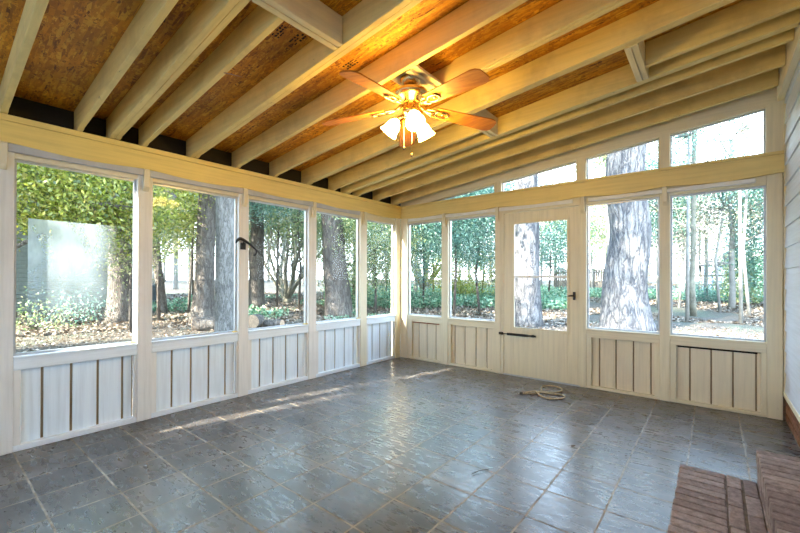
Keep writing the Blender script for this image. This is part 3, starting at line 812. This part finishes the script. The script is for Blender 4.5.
def tree(name, x, y, H, r, label, cat='tree', group=None, lean=(0, 0), bark='bark_grey', flare=1.5, leaves=0, lsize=.12, leafmat='leaf_olive', boughs=0, b0=.5, bl=3.0,
         stems=None, seed=1, cluster=.5, taper=.55, depth=2, twigs=0, bdir=None):
    z = gn(x, y); o = empty(name, (x, y, z), label, cat, group); R = random.Random(seed)
    mb = MB(); n = 26 if r > .25 else 10
    if r > .15:
        k = int(H / .35)
        pts = []; rad = []
        for i in range(k + 1):
            t = i / k; h = H * t
            pts.append((x + lean[0] * h + .04 * r * noise.noise((h * .5, seed, 0)) * 6, y + lean[1] * h, z - .15 + h))
            rad.append(r * (1 - (1 - taper) * t) * (1 + (flare - 1) * math.exp(-h / (r * 1.6))))
        rn = lambda i, j, th: 1 + .05 * noise.noise((math.cos(th) * 2.5 + seed, math.sin(th) * 2.5, i * .22)) + (.10 * (flare - 1) * 2 * math.sin(th * 5 + seed) * math.exp(-H * i / k / (r * 1.2)))
        mb.tube(pts, rad, n, rn=rn)
    else:
        pts = [(x + lean[0] * H * t + .15 * noise.noise((t * 4, seed, 1)), y + lean[1] * H * t, z - .1 + H * t) for t in np.linspace(0, 1, 10)]
        mb.tube(pts, [r * (flare if i == 0 else 1) * (1 - (1 - taper) * i / 9) for i in range(10)], 8)
    mb.build('trunk', M[bark], o, smooth=True)
    tips = []
    if boughs:
        mb = MB()
        for i in range(boughs):
            t = b0 + (1 - b0) * (i + R.random()) / boughs; h = H * t
            a = R.uniform(0, 2 * PI) if bdir is None else bdir + R.gauss(0, .7)
            branch(mb, (x + lean[0] * h, y + lean[1] * h, z + h), (math.cos(a), math.sin(a), R.uniform(-.1, .6)), bl * R.uniform(.6, 1.2), r * .28 if r < .3 else r * .16, depth, tips, R)
        mb.build('branches', M[bark], o, smooth=True)
    if leaves and tips:
        tp = np.array([tuple(t) for t in tips]); idx = nrs.randint(0, len(tp), leaves)
        pp = tp[idx] + nrs.normal(size=(leaves, 3)) * cluster
        leafmesh('foliage', pp, lsize, M[leafmat], o)
    return o

def multistem(name, x, y, H, r, n, label, spread=.35, leaves=0, lsize=.1, leafmat='leaf_olive', seed=1, bark='bark_far', cat='tree', group=None, cluster=.4):
    z = gn(x, y); o = empty(name, (x, y, z), label, cat, group); R = random.Random(seed); mb = MB(); tips = []
    mb.tube([(x, y, z - .1), (x, y, z + .5)], [r * 2.4, r * 1.8], 10)
    for i in range(n):
        a = 2 * PI * i / n + R.random()
        branch(mb, (x + .1 * math.cos(a), y + .1 * math.sin(a), z + .2), (math.cos(a) * spread, math.sin(a) * spread, 1), H * R.uniform(.7, 1.1), r * R.uniform(.7, 1.2), 3, tips, R, .5, .25, 7, .3, (2, 3))
    mb.build('stems', M[bark], o, smooth=True)
    if leaves:
        tp = np.array([tuple(t) for t in tips]); idx = nrs.randint(0, len(tp), leaves)
        leafmesh('foliage', tp[idx] + nrs.normal(size=(leaves, 3)) * cluster, lsize, M[leafmat], o)
    return o

def bush(name, x, y, z0, rx, ry, rz, label, leaves=4000, lsize=.12, leafmat='leaf_teal', cat='shrub', group=None, clusters=70, cs=.35, seed=1, bark='bark_grey', foot=None):
    z = gn(x, y); o = empty(name, (x, y, z), label, cat, group); R = np.random.RandomState(seed)
    d = R.normal(size=(clusters, 3)); d /= np.linalg.norm(d, axis=1)[:, None]
    rr = R.uniform(.35, 1, clusters)[:, None] ** .6
    cc = d * rr * np.array([rx, ry, rz]) + np.array([x, y, z + z0 + rz])
    idx = R.randint(0, clusters, leaves)
    pp = cc[idx] + R.normal(size=(leaves, 3)) * cs
    pp = pp[pp[:, 2] > z + .02]
    leafmesh('foliage', pp, lsize, M[leafmat], o)
    mb = MB(); RR = random.Random(seed); tall = z0 + rz > 2
    top = Vector((x + RR.gauss(0, .1), y + RR.gauss(0, .1), z + (z0 + rz * .7 if tall else .1)))
    fx, fy = foot or (x, y)
    if tall: mb.tube([(fx, fy, z - .05), ((fx * 1.7 + x * .3) / 2 + RR.gauss(0, .12), (fy * 1.7 + y * .3) / 2, (z + top.z) / 2), tuple(top)], [.06, .05, .035], 7)
    for i in range(min(16, clusters)):
        c = Vector(cc[i]); mid = (top + c) / 2 + Vector((RR.gauss(0, .15), RR.gauss(0, .15), RR.gauss(0, .1)))
        mb.tube([tuple(top), tuple(mid), tuple(c)], [.028 if tall else .015, .018 if tall else .010, .007], 5, cap=False)
    mb.build('stems', M[bark], o, smooth=True)
    return o

# the big trunks
tree('tree', -12.26, -.21, 15, .40, 'straight grey trunk standing beside the grey house, seen through the hazy window', lean=(-.012, -.004), seed=3, boughs=14, b0=.36, bl=3.6, leaves=4500, lsize=.2, cluster=.7, leafmat='leaf_olive', flare=1.35)
tree('tree', -14.44, 1.86, 8, .19, 'thin trunk leaning over, in the second big window', lean=(-.13, -.05), seed=5, flare=1.3, boughs=5, b0=.45, leaves=900)
tree('tree', -10.31, 1.67, 15, .33, 'thick flared trunk behind the cut log', lean=(.035, .014), seed=8, flare=1.6, boughs=14, b0=.36, bl=3.6, leaves=4500, lsize=.2, cluster=.7, taper=.6)
tree('tree', -6.28, .46, 13, .26, 'smooth pale trunk standing in front of the flared one', lean=(-.010, -.004), bark='bark_fine', seed=9, flare=1.25, boughs=12, b0=.36, bl=3.2, leaves=3500, lsize=.17, cluster=.6, taper=.7)
tree('tree', -13.75, 5.76, 11, .37, 'shaded trunk behind the iron hook with a bough crossing', lean=(.01, .01), seed=11, flare=1.3, boughs=6, b0=.55, leaves=2500, leafmat='leaf_mixed')
multistem('tree', -14.43, 8.01, 5.5, .12, 8, 'many stemmed crepe myrtle spreading from one low base', .55, leaves=1500, leafmat='leaf_olive', seed=4)
tree('tree', -8.34, 6.25, 15, .50, 'thickest dark trunk, alone in the fourth window', lean=(-.055, -.03), seed=13, flare=1.35, boughs=14, b0=.36, bl=3.6, leaves=4500, lsize=.2, cluster=.7, taper=.65)
tree('tree', -12.13, 11.1, 12, .27, 'slim dark trunk just behind the thickest dark one', lean=(.0, .0), seed=14, boughs=5, b0=.5, leaves=3000, leafmat='leaf_mixed')
multistem('tree', -13.42, 19.52, 7, .16, 5, 'forked stems above the ivy bank, in the corner window', .45, leaves=2500, leafmat='leaf_mixed', seed=24, lsize=.14)
tree('tree', -1.16, 8.25, 12, .42, 'pale furrowed trunk seen through the door glass', lean=(-.008, 0), bark='bark_pale', seed=15, flare=1.3, boughs=4, b0=.85, bl=2.6, lsize=.2, leaves=0, taper=.75)
tree('tree', 1.67, 8.68, 13, .56, 'massive pale furrowed trunk flaring at the ground beside the door', lean=(.012, 0), bark='bark_pale', seed=17, flare=1.45, boughs=5, b0=.85, bl=2.6, lsize=.2, leaves=0, taper=.8)

# leafy masses
def at(px, d):
    """bearing of a direction in degrees -> ground point at distance d from the middle of the porch"""
    return 3.729 + d * math.cos(math.radians(px)), -4.63 + d * math.sin(math.radians(px))
def shrub(b, d, rx, rz, z0, label, **k):
    x, y = at(b, d); return bush('shrub' if rz < 1.6 else 'leafy_tree', x, y, z0, rx, rx, rz, label, cat='shrub' if rz < 1.6 else 'tree', **k)
shrub(172.5, 13.5, 1.9, 1.5, 2.6, 'lime green leafy tree by the grey house gable', leaves=7000, leafmat='leaf_lime', lsize=.16, seed=1, cs=.4) if 0 else None
def cover(lst):
    for i, (b, d, rx, rz, z0, n, lm, ls, lab) in enumerate(lst):
        x, y = at(b, d)
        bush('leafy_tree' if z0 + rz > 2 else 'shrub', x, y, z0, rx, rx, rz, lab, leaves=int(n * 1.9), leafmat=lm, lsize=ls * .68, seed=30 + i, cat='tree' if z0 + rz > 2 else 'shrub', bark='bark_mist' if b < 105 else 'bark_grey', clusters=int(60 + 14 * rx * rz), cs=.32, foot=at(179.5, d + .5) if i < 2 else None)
cover([
    (171.5, 12.0, 1.7, 1.1, 2.7, 6500, 'leaf_lime', .15, 'lime leaved tree crown hanging before the grey gable'),
    (166.5, 11.0, 1.5, 1.0, 2.5, 5500, 'leaf_lime', .14, 'lime and gold crown between the gable and the straight grey trunk'),
    (163.6, 13.5, 1.0, 1.2, 1.6, 1800, 'leaf_olive', .12, 'thin olive leaved sapling touching the straight grey trunk'),
    (172.0, 15.5, .9, .35, 0.0, 350, 'leaf_mixed', .12, 'low pale green shrub along the grey house wall'),
    (169.0, 16.5, .7, .45, 0.0, 400, 'leaf_teal', .12, 'dark shrub at the foot of the grey house siding'),
    (160.8, 16.0, 2.2, 1.5, 3.0, 6500, 'leaf_lime', .15, 'yellow green crown above the leaning trunk'),
    (157.5, 19.0, 2.0, 1.7, 2.9, 4500, 'leaf_olive', .16, 'olive crown behind the two big trunks'),
    (153.0, 24.0, 1.4, 1.6, 4.0, 2000, 'leaf_olive', .16, 'sparse crown in the gap left of the hook'),
    (150.6, 18.0, 2.0, 1.3, 4.0, 6000, 'leaf_teal', .15, 'dark green crown hanging over the shaded trunk'),
    (146.5, 20.0, 2.4, 1.4, 4.2, 6500, 'leaf_teal', .15, 'dark green crown over the crepe myrtle'),
    (143.5, 19.0, 1.4, 1.2, 3.2, 2500, 'leaf_mixed', .14, 'mixed green crown between myrtle and thickest trunk'),
    (137.0, 19.0, 1.5, 2.6, .4, 5000, 'leaf_mixed', .15, 'tall sunlit bush behind the thickest dark trunk'),
    (132.5, 17.0, 1.9, 2.6, .9, 11000, 'leaf_mixed', .14, 'dense green bush filling the window at the room corner'),
    (129.0, 18.5, 2.0, 2.4, .9, 6500, 'leaf_teal', .14, 'dark evergreen bush exactly behind the corner post'),
    (125.5, 20.5, 2.6, 2.4, 2.4, 10000, 'leaf_teal', .15, 'dark green crown above the forked stems'),
    (121.0, 16.5, 1.9, 2.2, 2.1, 11000, 'leaf_teal', .15, 'teal green magnolia crown in the window before the door'),
    (117.3, 17.5, 1.8, 2.4, 1.8, 9000, 'leaf_teal', .15, 'dark magnolia crown at the door side of that window'),
    (119.5, 24.0, 3.0, 1.6, .2, 7000, 'leaf_lime', .16, 'sunny yellow green thicket under the magnolias'),
    (112.8, 22.0, 1.2, 2.5, .3, 3500, 'leaf_pale', .14, 'pale brush left of the trunk in the door glass'),
    (108.0, 26.0, 3.0, 2.8, 1.6, 8000, 'leaf_teal', .18, 'green crown in the upper pane of the door'),
    (103.6, 30.0, 2.6, 2.6, 3.0, 4500, 'leaf_mixed', .2, 'soft green crown between door and massive trunk'),
    (101.0, 17.0, .9, .9, 5.6, 2200, 'leaf_mixed', .13, 'green crown high beside the massive trunk'),
    (95.3, 21.0, 1.3, 2.2, 3.0, 4500, 'leaf_teal', .16, 'dark hanging bough mass at the other side of the massive trunk'),
    (85.3, 24.0, 1.6, 3.4, .3, 10000, 'leaf_teal', .17, 'big dark evergreen beside the clapboard wall'),
    (87.0, 26.0, 1.1, 1.3, .0, 2500, 'leaf_mixed', .17, 'green bush in front of the pale blue shed'),
    (93.2, 22.0, 1.6, 1.8, 2.2, 2600, 'leaf_pale', .12, 'airy pale twigs in front of the slender trunk'),
    (89.4, 21.0, 1.8, 1.6, 3.2, 3600, 'leaf_pale', .12, 'airy pale crown hanging over the shed roof'),
    (100.3, 23.0, 1.4, 1.5, 2.2, 1500, 'leaf_mixed', .13, 'loose green boughs at the door side of the massive trunk'),
    (86.9, 20.0, 1.5, .9, 4.4, 3500, 'leaf_teal', .13, 'dark boughs reaching across the top of the widest window'),
    (92.4, 17.0, 1.2, .9, 6.0, 900, 'leaf_teal', .12, 'small teal crown against the white sky in the tallest upper window'),
    (87.6, 17.5, .8, .4, 6.3, 350, 'leaf_teal', .12, 'wisp of teal leaves at the wall end of the tallest upper window'),
    (90.6, 27.0, 1.3, .4, .0, 1500, 'leaf_teal', .15, 'low dark shrub along the rail fence'),
])
# tall leafy wall of woods beyond the side yard
for i, (b, d, rx, rz, z0, n, lm) in enumerate([(177, 21, 3.0, 4.0, 3.6, 9000, 'leaf_lime'), (183, 15, 3.0, 4.0, 2.6, 9000, 'leaf_mixed'), (169.5, 25, 3.0, 4.0, 4.6, 9000, 'leaf_olive'), (162.5, 24, 3.0, 4.2, 2.3, 12000, 'leaf_pale'), (157.0, 27, 3.0, 4.2, 2.2, 11000, 'leaf_olive'),
        (150.0, 27, 3.0, 4.2, 2.4, 11000, 'leaf_mixed'), (144.5, 28, 3.0, 4.2, 2.0, 12000, 'leaf_pale'), (138.0, 26, 2.8, 4.2, 2.4, 10000, 'leaf_mixed'), (131.0, 25, 2.8, 4.2, 3.4, 8000, 'leaf_teal'), (189, 10, 2.6, 3.4, 2.4, 7000, 'leaf_mixed'),
        (124.0, 27, 2.8, 4.2, 3.8, 8000, 'leaf_teal'), (117.0, 26, 2.6, 3.6, 4.2, 7000, 'leaf_teal')]):
    x, y = at(b, d)
    bush('woodland_tree', x, y, z0, rx, rx, rz, 'broad leafy tree in the dense woods at the side of the yard', leaves=n, leafmat=lm, lsize=.17, seed=200 + i, cat='tree', group='leafy trees of the side woods', clusters=210, cs=.42)
# airy pale deciduous trees with bare twigs
def airy(b, d, H, r, label, leaves=2500, seed=1, mat='leaf_pale', ls=.14, boughs=9, b0=.25, bl=3.5, bark='bark_mist', cl=.6, group=None):
    x, y = at(b, d)
    return tree('deciduous_tree', x, y, H, r, label, seed=seed, bark=bark, boughs=boughs, b0=b0, bl=bl, leaves=leaves, leafmat=mat, lsize=ls, cluster=cl, depth=3, flare=1.2, group=group)
airy(94.0 - 1.2, 29.0, 13, .24, 'slender pale trunk rising behind the rail fence, branching high', 2500, 41, 'leaf_pale')
airy(90.6, 27.0, 9, .10, 'thin dark stem between slender trunk and shed', 1500, 42, 'leaf_pale', bl=2.5)
airy(88.4, 23.0, 8, .12, 'arching pale tree whose twigs cover the shed', 5000, 43, 'leaf_pale', bl=4.2, ls=.11, boughs=12)
airy(91.8, 19.0, 12, .10, 'tall tree with bluish branches against the sky in the slanted upper window', 900, 44, 'leaf_teal', bl=3.5, bark='bark_far')
airy(97.0, 26.0, 8, .12, 'low branching tree right behind the massive trunk', 1500, 45, 'leaf_pale', bl=4.0, b0=.15)
airy(103.5, 24.0, 8, .10, 'gnarled tree between the door and massive trunk', 1300, 46, 'leaf_olive', bl=3.2, b0=.2)
airy(139.5, 26.0, 10, .15, 'mossy tree standing between myrtle and thickest trunk', 2500, 47, 'leaf_olive')
airy(126.6, 27.0, 10, .14, 'grey stem showing over the ivy bank', 2500, 48, 'leaf_mixed')
airy(155.5, 28.0, 10, .14, 'grey tree far beyond the lawn strip', 2500, 49, 'leaf_olive')
airy(164.6, 24.0, 9, .10, 'slim mossy tree beside the dark tarp', 1800, 50, 'leaf_pale')
# pale woods far away
k = 0
for b in np.linspace(80, 178, 62):
    d = nrs.uniform(34, 52); x, y = at(b + nrs.uniform(-.6, .6), d)
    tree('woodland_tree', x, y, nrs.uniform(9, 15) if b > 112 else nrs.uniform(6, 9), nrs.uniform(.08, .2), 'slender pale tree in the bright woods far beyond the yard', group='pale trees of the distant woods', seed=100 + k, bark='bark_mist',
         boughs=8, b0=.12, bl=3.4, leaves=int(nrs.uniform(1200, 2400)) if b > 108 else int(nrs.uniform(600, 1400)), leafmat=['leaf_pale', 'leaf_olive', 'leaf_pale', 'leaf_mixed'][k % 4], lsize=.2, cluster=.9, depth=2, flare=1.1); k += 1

# ivy, leaf litter
def scatter(n, bear, dist, size, mat, name, label, cat, zr=.06, dens=None, flat=.3):
    b = np.radians(nrs.uniform(*bear, n)); d = nrs.uniform(dist[0] ** .5, dist[1] ** .5, n) ** 2
    x = 3.729 + d * np.cos(b); y = -4.63 + d * np.sin(b)
    if dens is not None:
        keep = np.array([noise.noise((xx * .35, yy * .35, 3.3)) > dens for xx, yy in zip(x, y)]); x = x[keep]; y = y[keep]
    out = (x < -.4) | (y > .4); x = x[out]; y = y[out]
    z = np.array([gn(a, c) for a, c in zip(x, y)]) + nrs.uniform(.005, zr, len(x))
    tag(leafmesh(name, np.stack([x, y, z], 1), size, M[mat], flat=flat, aspect=.8), label, cat, kind='stuff')
scatter(26000, (104, 179), (14, 30), .12, 'litter', 'fallen_leaves', 'pale dry leaves under the trees further out', 'leaves', .06, flat=.7)
scatter(42000, (82, 178), (5, 16), .055, 'litter', 'fallen_leaves', 'dry brown leaves lying all over the yard', 'leaves', .05, flat=.75)
scatter(16000, (82, 104), (13, 27), .10, 'litter', 'fallen_leaves', 'scattered pale leaves on the open yard', 'leaves', .03, -.05, flat=.8)
scatter(30000, (104, 140), (19, 34), .13, 'ivy', 'ivy_bank', 'green ivy bank under the trees beyond the corner windows', 'ivy', .45, -.25)
scatter(9000, (82, 104), (27, 33), .15, 'ivy', 'ivy_strip', 'strip of ivy at the rail fence', 'ivy', .35, -.3)
scatter(12000, (130, 178), (7.5, 17), .07, 'ivy', 'ivy_patches', 'patches of ivy among the dry leaves', 'ivy', .12, .12, flat=.3)
scatter(9000, (164, 179), (7, 10.5), .075, 'ivy', 'window_ivy', 'grey green ivy right below the hazy window', 'ivy', .10, -.1)
scatter(9000, (135, 165), (16, 26), .12, 'ivy', 'ground_ivy', 'thin ivy around the crepe myrtle', 'ivy', .25, 0.0)

# logs
def log(x, y, L, r, a, label, z=0):
    c = Vector((x, y, gn(x, y) + r * .9 + z)); d = Vector((math.cos(a), math.sin(a), .04))
    o = MB().tube([c - d * L / 2, c - d * L / 4, c, c + d * L / 4, c + d * L / 2], r, 16, rn=lambda i, j, th: 1 + .07 * noise.noise((i, math.cos(th) * 2, math.sin(th) * 2))).build('log', M['bark_grey'], origin=(x, y, gn(x, y)), smooth=True)
    tag(o, label, 'log', 'cut logs in the yard')
    for sg in (-1, 1): MB().tube([c + d * sg * L / 2 * .985, c + d * sg * (L / 2 + .015)], r * .97, 16).build('cut_face', M['cutwood'], o)
log(-7.95, .85, .95, .22, .95, 'thick cut log lying at the foot of the smooth pale trunk')
log(-8.2, 1.25, .6, .17, 2.4, 'short cut log resting behind the thick one')
log(-7.39, 1.95, .5, .22, -.9, 'split stump chunk with pale broken wood, below the iron hook')
log(-7.0, 2.35, .6, .13, .4, 'thin log lying next to the split stump chunk')

# neighbour house, shed, fences
def at2(px_b, d, z): x, y = at(px_b, d); return Vector((x, y, z))
hs = empty('neighbor_house', (-19, -1, gn(-19, -1)), 'grey green sided house with a pale gable roof among the trees', 'house')
# the wall faces the porch; corner near bearing 166
A = Vector((-17.9, 1.2)); Bv = Vector((-15.6, -9.5)); nrm = Vector((-(Bv - A).y, (Bv - A).x)).normalized(); 
if nrm.x > 0: nrm = -nrm
mb = MB(); H0 = 4.2
q = [A, Bv, Bv + nrm * 9, A + nrm * 9]
zb = -.4
v = [(p.x, p.y, zb) for p in q] + [(p.x, p.y, H0) for p in q]
mb.add(v, [(0, 1, 5, 4), (1, 2, 6, 5), (2, 3, 7, 6), (3, 0, 4, 7), (4, 5, 6, 7)])
mb.build('walls', M['grey_siding'], hs)
dv = (Bv - A).normalized()
mb = MB()
for i in range(26):
    z0 = -.1 + i * .165; c = A - nrm * .02; e = Bv - nrm * .02
    mb.add([(c.x, c.y, z0), (e.x, e.y, z0), (e.x, e.y, z0 + .15), (c.x, c.y, z0 + .15), (c.x + nrm.x * .02, c.y + nrm.y * .02, z0 + .16), (e.x + nrm.x * .02, e.y + nrm.y * .02, z0 + .16)], [(0, 1, 2, 3), (3, 2, 5, 4)])
mb.build('siding', M['grey_siding'], hs)
mb = MB(); a0 = A - dv * .5 - nrm * .5; b0_ = Bv + dv * .5 - nrm * .5; r0 = (A - dv * .5 + nrm * 4.5); r1 = (Bv + dv * .5 + nrm * 4.5)
mb.add([(a0.x, a0.y, H0 - .1), (b0_.x, b0_.y, H0 - .1), (r1.x, r1.y, H0 + 2.2), (r0.x, r0.y, H0 + 2.2)] + [(a0.x, a0.y, H0 - .25), (b0_.x, b0_.y, H0 - .25), (r1.x, r1.y, H0 + 2.05), (r0.x, r0.y, H0 + 2.05)],
       [(0, 1, 2, 3), (7, 6, 5, 4), (0, 1, 5, 4), (0, 3, 7, 4), (1, 2, 6, 5)])
mb.build('roof', M['roof'], hs)
dp = A - nrm * .1
MB().box(dp.x - .09, dp.x + .09, dp.y - .09, dp.y + .09, .35, H0 - .1).build('downspout', M['tan'], hs)
x, y = -18.3, 2.6
o = MB().obox((x, y, gn(x, y) + .5), (1.1, 1.0, 1.05), Matrix.Rotation(.4, 3, 'Z')).build('tarp_covered_bin', M['tarp'], origin=(x, y, gn(x, y)), bevel=.15)
tag(o, 'dark tarp covered bin beside the corner of the grey house', 'bin')
# shed
x, y = 4.6, 33; z = gn(x, y)
sh = empty('shed', (x, y, z), 'pale blue garden shed with a low gable behind the rail fence', 'shed')
MB().box(x - 1.5, x + 1.6, y - 1, y + 2, z - .1, z + 1.9).build('walls', M['shed'], sh)
MB().prism([(x - 1.8, z + 1.85), (x + 1.9, z + 1.85), (x + .05, z + 2.9)], y - 1.2, y + 2.2).build('roof', M['roof'], sh)
MB().box(x - .2, x + .7, y - 1.03, y - 1.0, z + .05, z + 1.7).build('shed_door', M['white'], sh)
# rail fence
rf = empty('rail_fence', (3, 25, gn(3, 25)), 'weathered rail fence at the far side of the yard', 'fence')
xs_ = [-.2, 2.1, 4.4, 6.7, 9.0]
for x in xs_: MB().box(x - .07, x + .07, 24.93, 25.07, gn(x, 25) - .2, gn(x, 25) + 1.5).build('fence_post', M['fencewood'], rf)
for dz in (.65, 1.2):
    for a, b in zip(xs_[:-1], xs_[1:]): MB().box(a, b, 24.86, 24.92, gn(a, 25) + dz, gn(a, 25) + dz + .12).build('fence_rail', M['fencewood'], rf)
wfc = empty('board_fence', (-4.5, 33, gn(-4.5, 33)), 'tan upright board fence far behind the door and massive trunk', 'fence')
mb = MB(); x = -8.0
while x < -.6:
    mb.box(x, x + .17, 33, 33.03, gn(x, 33) - .1, gn(x, 33) + 1.7 + .04 * math.sin(x * 9)); x += .19
mb.build('fence_boards', M['fencewood'], wfc)
for dz in (.4, 1.3): MB().box(-8, -.6, 33.03, 33.09, gn(-4, 33) + dz, gn(-4, 33) + dz + .1).build('fence_rail', M['fencewood'], wfc)

# fallen branch near the ivy
mb = MB(); mb.tube([(-3.2, 11.6, gn(-3.2, 11.6) + .05), (-2.9, 11.9, gn(-2.9, 11.9) + .30), (-2.5, 12.1, gn(-2.5, 12.1) + .62)], [.04, .03, .02], 6)
tag(mb.build('fallen_branch', M['bark_grey'], origin=(-3.2, 11.6, gn(-3.2, 11.6))), 'dark fallen branch sticking up from the leaves before the door', 'branch')
# overhanging bough across the hazy window
mb = MB(); tips = []
pts = [(-9.5, -3.9, 2.95), (-8.8, -3.1, 3.55), (-8.3, -2.5, 3.75), (-8.1, -1.9, 3.55), (-8.2, -1.4, 3.35), (-8.3, -.9, 3.3), (-8.6, -.2, 3.4), (-9.4, .3, 3.8), (-11.9, -.2, 4.6)]
mb.tube(spline(pts, 5), [.03 + .0011 * i for i in range(41)], 7)
pts = [(-8.6, -2.9, 3.6), (-8.6, -2.5, 3.2), (-8.7, -2.1, 2.95), (-8.6, -1.7, 3.2), (-8.3, -1.3, 3.33)]
mb.tube(spline(pts, 4), .022, 5)
tag(mb.build('overhanging_bough', M['bark_grey'], origin=(-8.3, -1.5, 3.3), smooth=True), 'crooked dark bough crossing the top of the hazy window', 'branch')

# added unseen wing behind the porch, pale siding, blocks sun through the back wall
wing = empty('sun_block_wing', (2, -10.6, -.35), 'added pale sided wing behind the porch that blocks the sun', 'house')
MB().box(-1.55, 7.5, -14.5, -10.5, -.4, 4.9).build('walls', M['siding'], wing)
MB().prism([(-1.9, 4.9), (7.8, 4.9), (3, 6.3)], -14.9, -10.2).build('roof', M['roof'], wing)
tree('shade_tree', -2.70, -11.0, 10, .45, 'added straight trunk out of view that blocks sun strips', seed=75, flare=1.1, taper=.95, boughs=3, b0=.85, leaves=500, leafmat='leaf_mixed')  # unseen trunk added to stop sun strips through the further windows
# trees outside the frame that shade the yard
for i, (x, y, H, r, n) in enumerate([(-9.5, -9.0, 10, .35, 4000), (-11.5, -18.0, 13, .35, 5000), (-5.4, -8.6, 14, .35, 8000)]):
    if H: tree('shade_tree', x, y, H, r, ['tree behind the porch shading the house side of the yard', 'taller tree at the back of the side yard', 'tall leafy tree close to the added wing'][i], seed=70 + i, boughs=9, b0=.55, bl=2.9, leaves=n, leafmat='leaf_mixed', lsize=.2, cluster=.5, bark='bark_grey')

# ------------------------------------------------------------------ light
w = bpy.data.worlds.new('sky'); bpy.context.scene.world = w; w.use_nodes = True
s = N(w.node_tree); w.node_tree.nodes.clear()
tc = s.n('ShaderNodeTexCoord'); sep = s.n('ShaderNodeSeparateXYZ'); s.l(tc.outputs['Generated'], sep.inputs[0])
c = s.ramp(sep.outputs[2], [(0, (.84, .92, 1)), (.18, (.72, .86, 1.0)), (.6, (.46, .68, 1.0)), (1, (.34, .58, 1.0))])
bg = s.n('ShaderNodeBackground'); s.l(c, bg.inputs[0]); bg.inputs[1].default_value = 5.0
o = s.n('ShaderNodeOutputWorld'); s.l(bg.outputs[0], o.inputs[0])
sun = bpy.data.lights.new('sun', 'SUN'); sun.energy = 23.0; sun.color = (1, .93, .82); sun.angle = math.radians(.8)
so = bpy.data.objects.new('sun', sun); C.objects.link(so)
el = math.radians(27.3); az = Vector((.28, .96, 0)).normalized()       # direction the light travels
dv3 = Vector((az.x * math.cos(el), az.y * math.cos(el), -math.sin(el)))
so.rotation_euler = dv3.to_track_quat('-Z', 'Y').to_euler(); so.location = (0, -20, 12)

# ------------------------------------------------------------------ camera
cam = bpy.data.cameras.new('camera'); co = bpy.data.objects.new('camera', cam); C.objects.link(co)
cam.sensor_width = 36; cam.lens = 387.8 / 800 * 36; cam.shift_y = (277.2 - 266.5) / 800; cam.clip_start = .05; cam.clip_end = 400
th, pi_, ro = math.radians(38.92), math.radians(.22), math.radians(.16)
h = Vector((-math.sin(th) * math.cos(pi_), math.cos(th) * math.cos(pi_), math.sin(pi_)))
r = Vector((math.cos(th), math.sin(th), 0)); u = r.cross(h)
r2 = r * math.cos(ro) + u * math.sin(ro); u2 = -r * math.sin(ro) + u * math.cos(ro)
co.matrix_world = Matrix(((r2.x, u2.x, -h.x, 3.729), (r2.y, u2.y, -h.y, -4.63), (r2.z, u2.z, -h.z, 1.2), (0, 0, 0, 1)))
sc = bpy.context.scene; sc.camera = co
sc.view_settings.view_transform = 'Standard'; sc.view_settings.look = 'None'; sc.view_settings.gamma = 1; sc.view_settings.exposure = 1.1
sc.view_settings.use_curve_mapping = False
sc.cycles.max_bounces = 10; sc.cycles.diffuse_bounces = 5; sc.cycles.transparent_max_bounces = 16; sc.cycles.use_denoising = True
sc.cycles.sample_clamp_indirect = 10; sc.cycles.caustics_reflective = False; sc.cycles.caustics_refractive = False
